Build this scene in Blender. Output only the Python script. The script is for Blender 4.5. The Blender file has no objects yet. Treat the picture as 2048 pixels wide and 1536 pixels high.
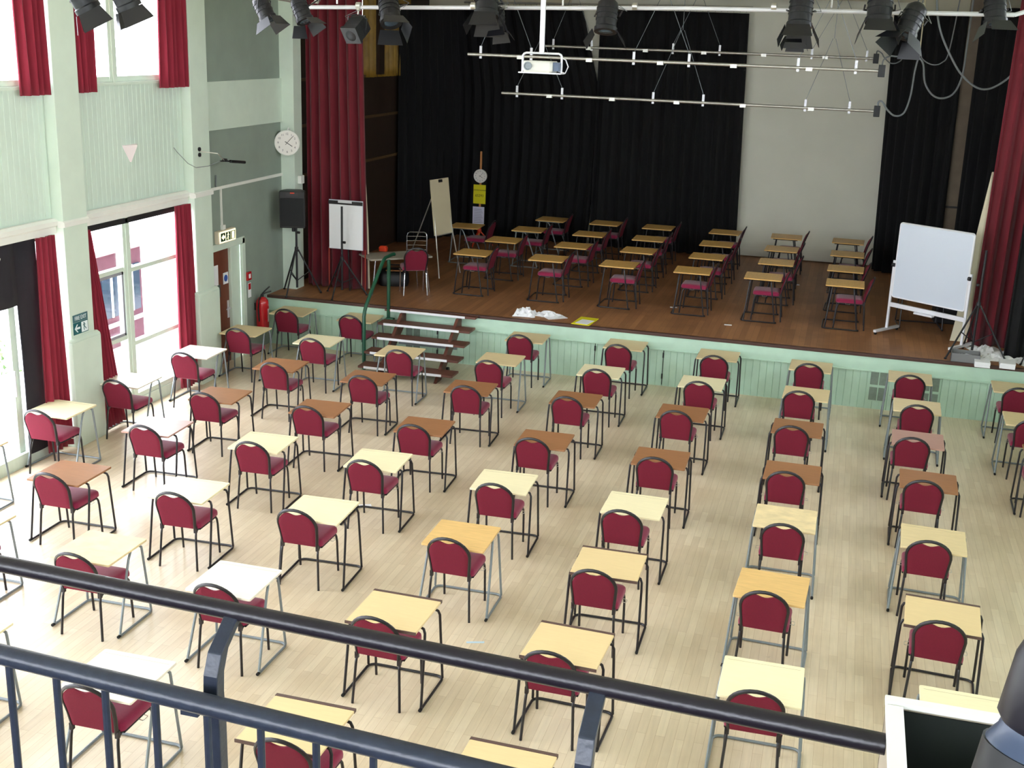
import bpy, math, random
from mathutils import Vector, Matrix
random.seed(7)
PI = math.pi
scn = bpy.context.scene
col = scn.collection

# ------------------------------------------------------------------ camera
PITCH, YAW, ROLL, FPX = -0.283985622, 0.265072526, -0.036255417, 2389.711
CAMZ = 5.218
def cam_matrix():
    cz, sz = math.cos(YAW), math.sin(YAW); cx, sx = math.cos(PITCH), math.sin(PITCH); cy, sy = math.cos(ROLL), math.sin(ROLL)
    Rz = Matrix(((cz,-sz,0),(sz,cz,0),(0,0,1))); Rx = Matrix(((1,0,0),(0,cx,-sx),(0,sx,cx))); Ry = Matrix(((cy,0,sy),(0,1,0),(-sy,0,cy)))
    R = Rz @ Rx @ Ry
    r, f, u = R.col[0], R.col[1], R.col[2]
    M = Matrix(((r.x,u.x,-f.x,0),(r.y,u.y,-f.y,0),(r.z,u.z,-f.z,CAMZ),(0,0,0,1)))
    return M
cd = bpy.data.cameras.new('camera'); cam = bpy.data.objects.new('camera', cd); col.objects.link(cam)
cam.matrix_world = cam_matrix(); cd.sensor_width = 36; cd.sensor_fit = 'HORIZONTAL'; cd.lens = FPX/2048*36; cd.clip_start = 0.05; cd.clip_end = 300
scn.camera = cam

# ------------------------------------------------------------------ world, exposure
SKY = 15.0
w = bpy.data.worlds.new('sky'); scn.world = w; w.use_nodes = True
bg = w.node_tree.nodes['Background']; bg.inputs[0].default_value = (0.95, 0.95, 1.08, 1); bg.inputs[1].default_value = SKY
scn.view_settings.view_transform = 'Standard'; scn.view_settings.look = 'None'; scn.view_settings.gamma = 1.0
scn.view_settings.use_curve_mapping = False
scn.view_settings.exposure = 0.0
scn.cycles.use_denoising = True
scn.cycles.max_bounces = 10; scn.cycles.diffuse_bounces = 6; scn.cycles.transparent_max_bounces = 24
scn.cycles.sample_clamp_indirect = 20
def portal(loc, rot, sx, sy):
    l = bpy.data.lights.new('daylight_portal', 'AREA'); l.shape = 'RECTANGLE'; l.size = sx; l.size_y = sy
    l.cycles.is_portal = True
    o = bpy.data.objects.new('daylight_portal', l); col.objects.link(o); o.location = loc; o.rotation_euler = rot
    return o

# ------------------------------------------------------------------ materials
MATS = {}
def lin(c): return tuple(((v/255)/12.92 if v/255 <= .04045 else ((v/255+.055)/1.055)**2.4) for v in c)
def mat(name, rgb, rough=.6, metal=0, noise=0, nscale=20, bump=0, bscale=60, spec=None, emit=None, sheen=0, stretch=None, coat=0):
    """procedural principled material; rgb in sRGB 0-255; noise = brightness variation of the material itself"""
    if name in MATS: return MATS[name]
    m = bpy.data.materials.new(name); m.use_nodes = True; nt = m.node_tree; N = nt.nodes; L = nt.links
    b = N['Principled BSDF']; c = lin(rgb)
    b.inputs['Base Color'].default_value = (*c, 1); b.inputs['Roughness'].default_value = rough; b.inputs['Metallic'].default_value = metal
    if spec is not None: b.inputs['Specular IOR Level'].default_value = spec
    if sheen: b.inputs['Sheen Weight'].default_value = sheen
    if coat: b.inputs['Coat Weight'].default_value = coat; b.inputs['Coat Roughness'].default_value = .15
    if emit: b.inputs['Emission Color'].default_value = (*lin(emit[0]), 1); b.inputs['Emission Strength'].default_value = emit[1]
    if noise or bump:
        tc = N.new('ShaderNodeTexCoord'); mp = N.new('ShaderNodeMapping'); L.new(tc.outputs['Object'], mp.inputs[0])
        if stretch: mp.inputs['Scale'].default_value = stretch
    if noise:
        n = N.new('ShaderNodeTexNoise'); n.inputs['Scale'].default_value = nscale; n.inputs['Detail'].default_value = 5; L.new(mp.outputs[0], n.inputs[0])
        r = N.new('ShaderNodeValToRGB'); r.color_ramp.elements[0].position = .3; r.color_ramp.elements[1].position = .7
        r.color_ramp.elements[0].color = (*[v*(1-noise) for v in c], 1); r.color_ramp.elements[1].color = (*[min(1, v*(1+noise)) for v in c], 1)
        L.new(n.outputs[0], r.inputs[0]); L.new(r.outputs[0], b.inputs['Base Color'])
    if bump:
        n2 = N.new('ShaderNodeTexNoise'); n2.inputs['Scale'].default_value = bscale; L.new(mp.outputs[0], n2.inputs[0])
        bp = N.new('ShaderNodeBump'); bp.inputs['Strength'].default_value = bump; bp.inputs['Distance'].default_value = .01; L.new(n2.outputs[0], bp.inputs['Height']); L.new(bp.outputs[0], b.inputs['Normal'])
    MATS[name] = m
    return m

def plank_mat(name, c1, c2, c3, plank_w, plank_l, rough, wear, wear_c, coat=0, scuff=0):
    m = bpy.data.materials.new(name); m.use_nodes = True; nt = m.node_tree; N = nt.nodes; L = nt.links
    b = N['Principled BSDF']; b.inputs['Roughness'].default_value = rough
    tc = N.new('ShaderNodeTexCoord'); mp = N.new('ShaderNodeMapping'); L.new(tc.outputs['Object'], mp.inputs[0])
    mp.inputs['Rotation'].default_value = (0, 0, PI/2)
    br = N.new('ShaderNodeTexBrick'); L.new(mp.outputs[0], br.inputs[0])
    br.inputs['Color1'].default_value = (*lin(c1), 1); br.inputs['Color2'].default_value = (*lin(c2), 1); br.inputs['Mortar'].default_value = (*lin(c3), 1)
    br.inputs['Scale'].default_value = 1; br.inputs['Mortar Size'].default_value = .0012; br.inputs['Mortar Smooth'].default_value = .3; br.inputs['Bias'].default_value = 0
    br.inputs['Brick Width'].default_value = plank_l; br.inputs['Row Height'].default_value = plank_w
    br.offset = .37; br.offset_frequency = 2
    # grain along the plank
    mg = N.new('ShaderNodeMapping'); L.new(tc.outputs['Object'], mg.inputs[0]); mg.inputs['Scale'].default_value = (40, 2.5, 1)
    ng = N.new('ShaderNodeTexNoise'); ng.inputs['Scale'].default_value = 1; ng.inputs['Detail'].default_value = 4; L.new(mg.outputs[0], ng.inputs[0])
    mr = N.new('ShaderNodeMapRange'); mr.inputs['To Min'].default_value = .86; mr.inputs['To Max'].default_value = 1.12; L.new(ng.outputs[0], mr.inputs[0])
    mul = N.new('ShaderNodeMix'); mul.data_type = 'RGBA'; mul.blend_type = 'MULTIPLY'; mul.inputs[0].default_value = 1
    L.new(br.outputs[0], mul.inputs[6]); L.new(mr.outputs[0], mul.inputs[7])
    # worn / dirty patches, fixed to the boards
    nw = N.new('ShaderNodeTexNoise'); nw.inputs['Scale'].default_value = .9; nw.inputs['Detail'].default_value = 6; nw.inputs['Roughness'].default_value = .62; L.new(tc.outputs['Object'], nw.inputs[0])
    rw = N.new('ShaderNodeMapRange'); rw.inputs['From Min'].default_value = .48; rw.inputs['From Max'].default_value = .72; rw.inputs['To Max'].default_value = wear; L.new(nw.outputs[0], rw.inputs[0])
    mx = N.new('ShaderNodeMix'); mx.data_type = 'RGBA'; L.new(rw.outputs[0], mx.inputs[0]); L.new(mul.outputs[2], mx.inputs[6]); mx.inputs[7].default_value = (*lin(wear_c), 1)
    L.new(mx.outputs[2], b.inputs['Base Color'])
    if coat: b.inputs['Coat Weight'].default_value = coat; b.inputs['Coat Roughness'].default_value = .25
    if scuff:
        ns = N.new('ShaderNodeTexNoise'); ns.inputs['Scale'].default_value = 3.2; ns.inputs['Detail'].default_value = 9; ns.inputs['Roughness'].default_value = .68; L.new(tc.outputs['Object'], ns.inputs[0])
        rs = N.new('ShaderNodeMapRange'); rs.inputs['From Min'].default_value = .69; rs.inputs['From Max'].default_value = .76; rs.inputs['To Max'].default_value = scuff; L.new(ns.outputs[0], rs.inputs[0])
        m2 = N.new('ShaderNodeMix'); m2.data_type = 'RGBA'; L.new(rs.outputs[0], m2.inputs[0]); L.new(mx.outputs[2], m2.inputs[6]); m2.inputs[7].default_value = (*lin((96,84,74)), 1); L.new(m2.outputs[2], b.inputs['Base Color'])
    return m

def glass_mat():
    m = bpy.data.materials.new('window_glass'); m.use_nodes = True; nt = m.node_tree; N = nt.nodes; L = nt.links
    N.remove(N['Principled BSDF']); out = N['Material Output']
    t = N.new('ShaderNodeBsdfTransparent'); t.inputs[0].default_value = (.96, .98, .97, 1)
    g = N.new('ShaderNodeBsdfGlossy'); g.inputs['Roughness'].default_value = .03
    mx = N.new('ShaderNodeMixShader'); mx.inputs[0].default_value = .05; L.new(t.outputs[0], mx.inputs[1]); L.new(g.outputs[0], mx.inputs[2]); L.new(mx.outputs[0], out.inputs[0])
    return m
GLASS = glass_mat()
M_FLOOR = plank_mat('maple_strip_floor', (229,213,185), (217,199,170), (180,154,120), .075, .75, .34, .35, (186,160,122), coat=.35, scuff=.6)
M_STAGE = plank_mat('brown_stage_boards', (164,114,74), (138,93,58), (84,52,32), .09, 1.6, .55, .45, (92,60,38), coat=.05)
M_GREEN = mat('pale_green_paint', (210,224,210), .5, noise=.03, nscale=4)
M_GREENB = mat('pale_green_boards', (206,222,210), .5, noise=.04, nscale=3, stretch=(1,6,.4))
M_SAGE = mat('sage_grey_plaster', (140,152,142), .8, noise=.05, nscale=3, bump=.05, bscale=80)
M_FASCIA = mat('mint_stage_paint', (184,214,194), .5, noise=.05, nscale=5)
M_WHITE = mat('white_paint', (232,232,226), .5, noise=.02, nscale=5)
M_CREAM = mat('cream_wall', (214,206,180), .8, noise=.03, nscale=2)
M_CEIL = mat('white_ceiling', (225,222,210), .8, noise=.02, nscale=2)
M_RED = mat('crimson_velvet', (104,8,28), .85, noise=.12, nscale=30, sheen=.15, stretch=(1,1,.1))
M_REDW = mat('crimson_window_curtain', (134,18,44), .85, noise=.1, nscale=30, sheen=.15, stretch=(1,1,.1))
M_BLACK = mat('black_drape', (5,5,7), .9, noise=.15, nscale=20)
M_BLIND = mat('black_blackout_cloth', (30,27,36), .85, noise=.1, nscale=15)
M_GOLD = mat('gold_curtain', (150,116,40), .55, noise=.25, nscale=8, stretch=(1,1,.6))
M_BROWNWALL = mat('dark_brown_panelling', (52,38,28), .6, noise=.12, nscale=6)
M_CYC = mat('white_cyclorama', (226,224,210), .85, noise=.03, nscale=1.5)
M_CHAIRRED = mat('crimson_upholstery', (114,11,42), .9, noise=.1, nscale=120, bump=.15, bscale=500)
M_SEATRED_LIT = mat('crimson_seat_toplit', (136,16,62), .9, noise=.1, nscale=120, bump=.15, bscale=500, sheen=.3)  # chair red made brighter and purpler: top light and velvet sheen in the colour
M_TUBE = mat('black_steel_tube', (28,24,28), .35, metal=0, noise=.1, nscale=30)
M_GREYTUBE = mat('grey_steel_tube', (128,136,140), .4, metal=.2, noise=.06, nscale=30)
M_CHROME = mat('chrome_tube', (205,205,212), .2, metal=1)
M_STEEL = mat('galvanised_tube', (196,194,186), .35, metal=.75, noise=.06, nscale=20)
M_ALU = mat('white_metal', (220,220,226), .35, metal=.2)
M_DKMET = mat('black_metal', (26,26,30), .45)
M_LAMP = mat('dark_lantern_paint', (21,22,27), .4, noise=.1, nscale=10)
M_PLASTIC = mat('black_plastic', (18,18,20), .5, noise=.1, nscale=40)
M_GRILLE = mat('dark_grille_cloth', (24,25,28), .8, noise=.3, nscale=150)
M_RUBBER = mat('black_rubber', (14,14,14), .8)
M_STEP = mat('dark_brown_step', (96,56,44), .45, noise=.15, nscale=5, stretch=(1,12,12))
M_NOSE = mat('white_step_nosing', (228,228,232), .5)
M_RAILGREEN = mat('green_handrail', (18,74,52), .3)
M_DOOR = mat('brown_door', (112,58,40), .4, noise=.12, nscale=3, stretch=(12,12,1))
M_REDPAINT = mat('red_paint', (186,18,28), .25, coat=.5)
M_PAPER = mat('white_paper', (236,236,240), .8)
M_YELLOW = mat('yellow_card', (226,214,20), .7)
M_BOARD = mat('whiteboard_face', (202,210,224), .25)
M_WOOD = mat('orange_wood_pole', (196,132,74), .5, noise=.12, nscale=10, stretch=(8,8,1))
M_ORANGE = mat('orange_red_plastic', (206,58,24), .45)
M_GREYTOP = mat('grey_laminate', (158,152,140), .5, noise=.04, nscale=20)
M_BEIGE = mat('beige_board', (206,194,164), .6)
M_BRICK = mat('pink_brick_building', (112,66,82), .85, noise=.1, nscale=3)
M_PAVE = mat('pale_paving', (205,202,196), .8, noise=.06, nscale=2)
M_LEAF = mat('garden_leaf', (86,118,60), .7, noise=.2, nscale=10)
M_DKGLASS = mat('dark_window_glass', (50,64,86), .15)
M_RAILB = mat('black_rail_paint', (25,21,30), .3, noise=.15, nscale=40, bump=.1, bscale=60)
M_RAIL = mat('navy_black_rail_paint', (38,44,58), .3, noise=.15, nscale=40, bump=.1, bscale=60)
M_SIGNG = mat('dark_teal_sign', (16,92,98), .5)
M_SIGNW = mat('sign_white', (232,242,244), .5)
M_LIT = mat('lit_sign_panel', (250,244,200), .5, emit=((255,244,196), 1.3))
M_BLUE = mat('blue_sign', (40,84,170), .5)
M_GREYBLK = mat('grey_vent_block', (124,140,128), .7, noise=.1, nscale=20)
M_CABLE = mat('grey_cable', (118,122,124), .6)
M_DKGREEN = mat('dark_green_interior', (12,22,16), .8)
M_SCUFF = mat('grey_scuff', (108,98,90), .8)
M_CLOCK = mat('clock_face', (232,228,222), .5)
M_LENS = mat('lens_glass', (70,84,98), .08, metal=.4)
M_STRAP = mat('dark_edge_strip', (92,70,64), .5)
def wood(name, rgb, noise=.07, **k): return mat(name, rgb, .42, noise=noise, nscale=6, stretch=(1.2, 14, 14), **k)
TOPS = {'cream': wood('cream_wood_top', (242,230,190), .04), 'white': wood('off_white_top', (238,230,214), .03), 'tan': wood('tan_wood_top', (224,202,156), .07),
        'orange': wood('orange_beech_top', (224,184,120), .1), 'worn': mat('worn_beech_top', (230,208,162), .5, noise=.12, nscale=4, stretch=(2,3,3)),
        'brown': wood('brown_teak_top', (156,108,72), .1), 'pink': wood('pinkish_brown_top', (182,140,126), .06), 'edged': wood('tan_laminate_top', (228,202,152), .03),
        'dusk': wood('honey_wood_top', (216,170,98), .1)}

# ------------------------------------------------------------------ mesh helpers
class MB:
    def __init__(s): s.v = []; s.f = []
    def add(s, vs, fs):
        o = len(s.v); s.v += [tuple(v) for v in vs]; s.f += [tuple(i+o for i in f) for f in fs]; return s
    def box(s, c, size, R=None, taper=1.0):
        x, y, z = [d/2 for d in size]; vs = []
        for k, sz in ((-1, 1.0), (1, taper)):
            for a, b in ((-1,-1),(1,-1),(1,1),(-1,1)):
                p = Vector((a*x*sz, b*y*sz, k*z))
                if R is not None: p = R @ p
                vs.append((p.x+c[0], p.y+c[1], p.z+c[2]))
        return s.add(vs, [(3,2,1,0),(4,5,6,7),(0,1,5,4),(1,2,6,5),(2,3,7,6),(3,0,4,7)])
    def bbox(s, lo, hi): return s.box([(a+b)/2 for a, b in zip(lo, hi)], [abs(b-a) for a, b in zip(lo, hi)])
    def tube(s, pts, r, n=8, caps=True, rb=None):
        pts = [Vector(p) for p in pts]; k = len(pts); rs = r if isinstance(r, (list, tuple)) else [r]*k
        T = []
        for i in range(k):
            t = (pts[min(i+1,k-1)]-pts[i]).normalized() + (pts[i]-pts[max(i-1,0)]).normalized()
            T.append(t.normalized() if t.length > 1e-9 else Vector((0,0,1)))
        a = T[0].orthogonal().normalized() if abs(T[0].z) > .95 else T[0].cross(Vector((0,0,1))).normalized()
        vs = []; fs = []
        for i in range(k):
            a = (a - T[i]*a.dot(T[i])).normalized(); b = T[i].cross(a)
            for j in range(n):
                q = 2*PI*j/n; p = pts[i] + a*(math.cos(q)*rs[i]) + b*(math.sin(q)*(rs[i] if rb is None else rb)); vs.append(p)
        for i in range(k-1):
            for j in range(n):
                fs.append((i*n+j, i*n+(j+1)%n, (i+1)*n+(j+1)%n, (i+1)*n+j))
        if caps: fs.append(tuple(range(n-1,-1,-1))); fs.append(tuple((k-1)*n+j for j in range(n)))
        return s.add(vs, fs)
    def lathe(s, prof, c=(0,0,0), axis=None, n=24):
        """prof: list of (radius, height) along axis"""
        ax = Vector(axis or (0,0,1)).normalized(); a = ax.orthogonal().normalized(); b = ax.cross(a); c = Vector(c); vs = []; fs = []
        for r, h in prof:
            for j in range(n):
                q = 2*PI*j/n; vs.append(c + ax*h + (a*math.cos(q)+b*math.sin(q))*max(r, 1e-4))
        for i in range(len(prof)-1):
            for j in range(n): fs.append((i*n+j, i*n+(j+1)%n, (i+1)*n+(j+1)%n, (i+1)*n+j))
        fs.append(tuple(range(n-1,-1,-1))); fs.append(tuple((len(prof)-1)*n+j for j in range(n)))
        return s.add(vs, fs)
    def loft(s, rings):
        n = len(rings[0]); vs = [p for r in rings for p in r]; fs = []
        for i in range(len(rings)-1):
            for j in range(n): fs.append((i*n+j, i*n+(j+1)%n, (i+1)*n+(j+1)%n, (i+1)*n+j))
        fs.append(tuple(range(n-1,-1,-1))); fs.append(tuple((len(rings)-1)*n+j for j in range(n)))
        return s.add(vs, fs)
    def grid(s, rows):
        m = len(rows[0]); vs = [p for r in rows for p in r]; fs = []
        for i in range(len(rows)-1):
            for j in range(m-1): fs.append((i*m+j, i*m+j+1, (i+1)*m+j+1, (i+1)*m+j))
        return s.add(vs, fs)
    def prism(s, poly, f):
        """poly: 2D outline; f(u,v,t) -> 3D with t in (0,1) for the two sides"""
        n = len(poly); vs = [f(u,v,0) for u,v in poly] + [f(u,v,1) for u,v in poly]
        return s.add(vs, [tuple(range(n-1,-1,-1)), tuple(range(n,2*n))] + [(i,(i+1)%n,n+(i+1)%n,n+i) for i in range(n)])
    def build(s, name, m, parent=None, smooth=False, bevel=0):
        me = bpy.data.meshes.new(name); me.from_pydata(s.v, [], s.f); me.validate(); me.update()
        import bmesh
        bm = bmesh.new(); bm.from_mesh(me); bmesh.ops.recalc_face_normals(bm, faces=bm.faces); bm.to_mesh(me); bm.free()
        if m: me.materials.append(m)
        o = bpy.data.objects.new(name, me); col.objects.link(o)
        if parent: o.parent = parent
        if smooth:
            me.polygons.foreach_set('use_smooth', [True]*len(me.polygons))
            md = None
            try:
                me.set_sharp_from_angle(angle=math.radians(40))
            except Exception: pass
        if bevel:
            b = o.modifiers.new('bevel', 'BEVEL'); b.width = bevel; b.segments = 2; b.limit_method = 'ANGLE'
        return o
def tag(o, label, cat, group=None, kind=None):
    o['label'] = label; o['category'] = cat
    if group: o['group'] = group
    if kind: o['kind'] = kind
    return o
def empty(name, loc=(0,0,0), rz=0):
    o = bpy.data.objects.new(name, None); col.objects.link(o); o.location = loc; o.rotation_euler = (0,0,rz); o.empty_display_size = .1
    return o
def structure(o, label, cat): return tag(o, label, cat, kind='structure')
def children(o): return [c for c in bpy.data.objects if c.parent == o]
def rr(w, d, r, z, n=5, cx=0, cy=0):
    """rounded rectangle ring"""
    out = []
    for qx, qy, a0 in ((1,1,0),(-1,1,PI/2),(-1,-1,PI),(1,-1,1.5*PI)):
        for i in range(n+1):
            a = a0 + PI/2*i/n; out.append((cx + qx*(w/2-r)+r*math.cos(a), cy + qy*(d/2-r)+r*math.sin(a), z))
    return out
def arc(c, r, a0, a1, n, f): return [f(c[0]+r*math.cos(a0+(a1-a0)*i/n), c[1]+r*math.sin(a0+(a1-a0)*i/n)) for i in range(n+1)]
def rotz(a): return Matrix.Rotation(a, 3, 'Z')
def text(body, size, m, parent, loc, R, name='lettering', depth=.001, align='CENTER', sx=1.0):
    cu = bpy.data.curves.new(name, 'FONT'); cu.body = body; cu.size = size; cu.align_x = align; cu.align_y = 'CENTER'; cu.extrude = depth; cu.materials.append(m)
    o = bpy.data.objects.new(name, cu); col.objects.link(o); 
    bpy.context.view_layer.update(); me = bpy.data.meshes.new_from_object(o.evaluated_get(bpy.context.evaluated_depsgraph_get())); me.name = name
    bpy.data.objects.remove(o); bpy.data.curves.remove(cu); o = bpy.data.objects.new(name, me); col.objects.link(o); o.parent = parent
    M = R.to_4x4(); M.translation = Vector(loc); o.matrix_local = M @ Matrix.Diagonal((sx,1,1,1)); return o
R_FACE_CAM = Matrix(((1,0,0),(0,0,-1),(0,1,0)))        # text standing up, read by someone looking along +Y
R_ON_LEFT = Matrix(((0,0,1),(1,0,0),(0,1,0)))          # text on the left wall, read by someone looking along -X

# ================================================================== LARGE STRUCTURE
XW = -9.25; HALL_Y0 = -4.0; XR = 3.35; ZC = 6.7; YB = 26.1; SZ = .85; SY = 18.07
o = MB().bbox((XW-.3, HALL_Y0, -.12), (XR+.3, SY+.05, 0)).build('floor', M_FLOOR); structure(o, 'pale maple strip floor of the hall', 'floor')
o = MB().bbox((XW-.3, HALL_Y0, ZC), (XR+.3, YB+.2, ZC+.12)).build('ceiling', M_CEIL); structure(o, 'white ceiling over hall and stage', 'ceiling')
m = MB(); m.bbox((XW-.4, HALL_Y0-.2, -.1), (XR+.4, HALL_Y0, 3.3)); m.bbox((XW-.4, HALL_Y0-.2, 6.3), (XR+.4, HALL_Y0, ZC))
RX = [XW+.5+2.35*k for k in range(5)]
for k in range(6): m.bbox((XW-.4 if k == 0 else RX[k-1]+1.95, HALL_Y0-.2, 3.3), (RX[k] if k < 5 else XR+.4, HALL_Y0, 6.3))
o = m.build('wall_rear', M_GREEN); structure(o, 'pale green rear wall behind the balcony', 'wall')

# bays along the left wall: pillars at 3.06 m pitch
PY = [12.64 + 3.06*k for k in range(-5, 2)]
def left_wall():
    m = MB()
    Z0, Z1, ZS = 2.72, 4.46, 6.35      # window head, upper sill, upper window head
    for i in range(len(PY)-1):
        a, b = PY[i]+.2, PY[i+1]-.2
        # vertical boarding between lower and upper windows: real V grooves
        y = a; rows = []
        while y < b:
            for dy, dx in ((0,-.008),(.006,0),(.094,0),(.1,-.008)):
                if y+dy <= b: rows.append(((-9.2+dx, y+dy, Z0+.2), (-9.2+dx, y+dy, Z1-.03)))
            y += .1
        m.grid(rows)
        m.bbox((XW-.15, a, Z0), (-9.21, b, Z1))
        m.bbox((XW-.15, a, ZS), (-9.2, b, ZC))
        m.bbox((XW-.15, a, 0), (-9.2, b, .16))
    return m
left_wall().build('wall_left', M_GREENB)
structure(bpy.data.objects['wall_left'], 'pale green boarded wall between the lower and upper windows', 'wall')
def pillar(y, label):
    p = MB(); p.bbox((XW-.16, y-.24, 0), (-9.05, y+.24, ZC))
    o = p.build('pillar', M_GREEN, bevel=.006); structure(o, label, 'pillar')
    b = MB(); b.bbox((XW-.14, y-.3, 0), (-9.0, y+.3, 1.36)); b.add([(-9.0,y-.3,1.36),(-9.0,y+.3,1.36),(-9.0,y+.3,1.36)], [])
    b.prism([(-9.4,1.36),(-9.0,1.36),(-9.01,1.385),(-9.05,1.41),(-9.4,1.41)], lambda u,v,t: (u, y-.3+.6*t, v))
    b.build('pillar_base', M_GREEN, o, bevel=.006)
    r = MB(); r.prism([(-9.05,2.79),(-9.02,2.8),(-9.02,2.85),(-9.05,2.87),(-9.12,2.87),(-9.12,2.79)], lambda u,v,t: (u, y-.255+.51*t, v))
    r.build('pillar_rail', M_WHITE, o)
names = ['pale green pillar, fifth from the stage', 'pale green pillar beside the balcony', 'pale green pillar, sixth from the stage', 'pale green pillar, fourth from the stage',
         'pale green pillar, third from the stage', 'pale green pillar carrying the fire exit sign', 'pale green pillar beside the brown door']
for y, n in zip(PY, names): pillar(y, n)
for i in range(len(PY)-1):
    a, b = PY[i]+.24, PY[i+1]-.24
    t = MB(); t.prism([(-9.22,2.72),(-9.15,2.72),(-9.15,2.80),(-9.12,2.82),(-9.12,2.87),(-9.16,2.9),(-9.22,2.9)], lambda u,v,t_: (u, a+(b-a)*t_, v))
    o = t.build('trim_1', M_WHITE); structure(o, ['white rail over the lower window, bay %s from the stage' % s for s in ('six','five','four','three','two','one')][i], 'moulding')
    t = MB(); t.bbox((XW-.12, a, 4.42), (-9.175, b, 4.46)); o = t.build('trim_2', M_GREEN); structure(o, ['painted sill under the upper window, bay %s from the stage' % s for s in ('six','five','four','three','two','one')][i], 'window sill')

def window(name, a, b, z0, z1, mullions, transoms, label, x=-9.27, mw=.07):
    e = empty(name, (x, (a+b)/2, z0)); structure(e, label, 'window'); oy = (a+b)/2
    f = MB(); d = .05
    f.bbox((-d, a-oy, 0), (d, a-oy+mw, z1-z0)); f.bbox((-d, b-oy-mw, 0), (d, b-oy, z1-z0)); f.bbox((-d, a-oy, z1-z0-mw), (d, b-oy, z1-z0)); f.bbox((-d, a-oy, 0), (d, b-oy, mw))
    f.build('window_frame', M_GREEN, e, bevel=.004)
    for my in mullions:
        q = MB(); q.bbox((-.06, my-oy-.085, 0), (.06, my-oy+.085, z1-z0)); q.bbox((.06, my-oy-.03, 0), (.075, my-oy+.03, z1-z0)); q.build('mullion', M_GREEN, e, bevel=.004)
    for (ya, yb, tz) in transoms:
        q = MB(); q.bbox((-.04, ya-oy, tz-z0-.03), (.05, yb-oy, tz-z0+.03)); q.build('transom', M_GREEN, e, bevel=.004)
    edges = [a]+list(mullions)+[b]
    for k in range(len(edges)-1):
        g = MB(); g.bbox((-.012, edges[k]-oy+.03, .03), (-.006, edges[k+1]-oy-.03, z1-z0-.03)); g.build('pane', GLASS, e)
    return e
window('window_1', 12.88, 15.46, 4.46, 6.35, [13.86], [], 'overexposed upper window in the bay nearest the stage')
window('window_2', 9.82, 12.40, 4.46, 6.35, [10.8], [], 'overexposed upper window at the left edge of the photo')
window('window_3', 12.88, 15.46, .16, 2.72, [13.94], [(12.92,13.85,2.02),(12.92,13.85,1.08),(14.02,15.4,1.98),(14.02,15.4,.95)], 'tall lower window with green mullion between red curtains')
for i in range(4):
    a, b = PY[i]+.24, PY[i+1]-.24
    window('window_4', a, b, 4.46, 6.35, [(a+b)/2], [], 'upper window outside the photo, bay %d from the rear' % (i+1))
    window('window_5', a, b, .16, 2.72, [(a+b)/2], [(a,b,1.9)], 'lower window outside the photo, bay %d from the rear' % (i+1))
MB().bbox((.04,-1.29,2.47),(.075,1.29,2.54)).build('track_or_shade_bar', M_DKMET, bpy.data.objects['window_3'])  # dark bar standing in for the pelmet shadow at the window head
# opening sash in the lower window
sash = MB()
for lo, hi in (((-.02,-.45,0),(.02,.45,.04)),((-.02,-.45,.84),(.02,.45,.88)),((-.02,-.45,0),(.02,-.41,.88)),((-.02,.41,0),(.02,.45,.88))): sash.bbox(lo, hi)
o = sash.build('opening_sash', mat('grey_sash_metal', (150,152,160), .4), bpy.data.objects['window_3'], bevel=.003); o.location = (.03, -.78, .95)
for i in range(len(PY)-1):
    a, b = PY[i]+.24, PY[i+1]-.24
    portal((-9.36, (a+b)/2, 5.4), (0, -PI/2, 0), 1.9, b-a); portal((-9.36, (a+b)/2, 1.42), (0, -PI/2, 0), 2.55, b-a)

for k, x in enumerate(RX):  # rear windows are invented, to throw frontal fill on backcloth and stage front
    e = empty('added_fill_window', (x+.975, HALL_Y0-.1, 3.3)); structure(e, 'tall unseen rear window added for frontal fill, number %d from the left' % (k+1), 'window')
    q = MB(); q.bbox((-.975,-.04,0),(-.91,.04,3)); q.bbox((.91,-.04,0),(.975,.04,3)); q.bbox((-.03,-.04,0),(.03,.04,3)); q.bbox((-.975,-.04,1.47),(.975,.04,1.53)); q.build('window_frame', M_GREEN, e)
    MB().bbox((-.95,-.006,.02),(.95,0,2.98)).build('pane', GLASS, e); portal((x+.975, HALL_Y0-.25, 4.8), (PI/2, 0, PI), 1.95, 3.0)
# glazed double door in the second bay, left edge of the photo
e = empty('door_1', (-9.3, 11.0, 0)); structure(e, 'bright glazed garden door at the left edge', 'door')
f = MB()
for lo, hi in (((-.04,-1.17,0),(.04,-1.1,2.2)),((-.04,.55,0),(.04,.66,2.72)),((-.04,1.33,0),(.04,1.4,2.72)),((-.04,-1.17,2.13),(.04,1.4,2.2)),((-.04,-1.17,2.65),(.04,1.4,2.72)),((-.04,-.31,0),(.04,-.24,2.13)),((-.03,-1.1,0),(.03,.55,.12))): f.bbox(lo, hi)
f.build('door_frame', M_GREEN, e, bevel=.004)
MB().bbox((-.01,-1.1,.12),(-.004,.55,2.13)).build('pane', GLASS, e); MB().bbox((-.01,.66,.12),(-.004,1.33,2.65)).build('pane', GLASS, e)
b_ = MB(); b_.tube([(.04,.5,.9),(.1,.5,.9),(.1,.5,1.2),(.04,.5,1.2)], .012); b_.build('door_handle', M_ALU, e)

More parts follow.
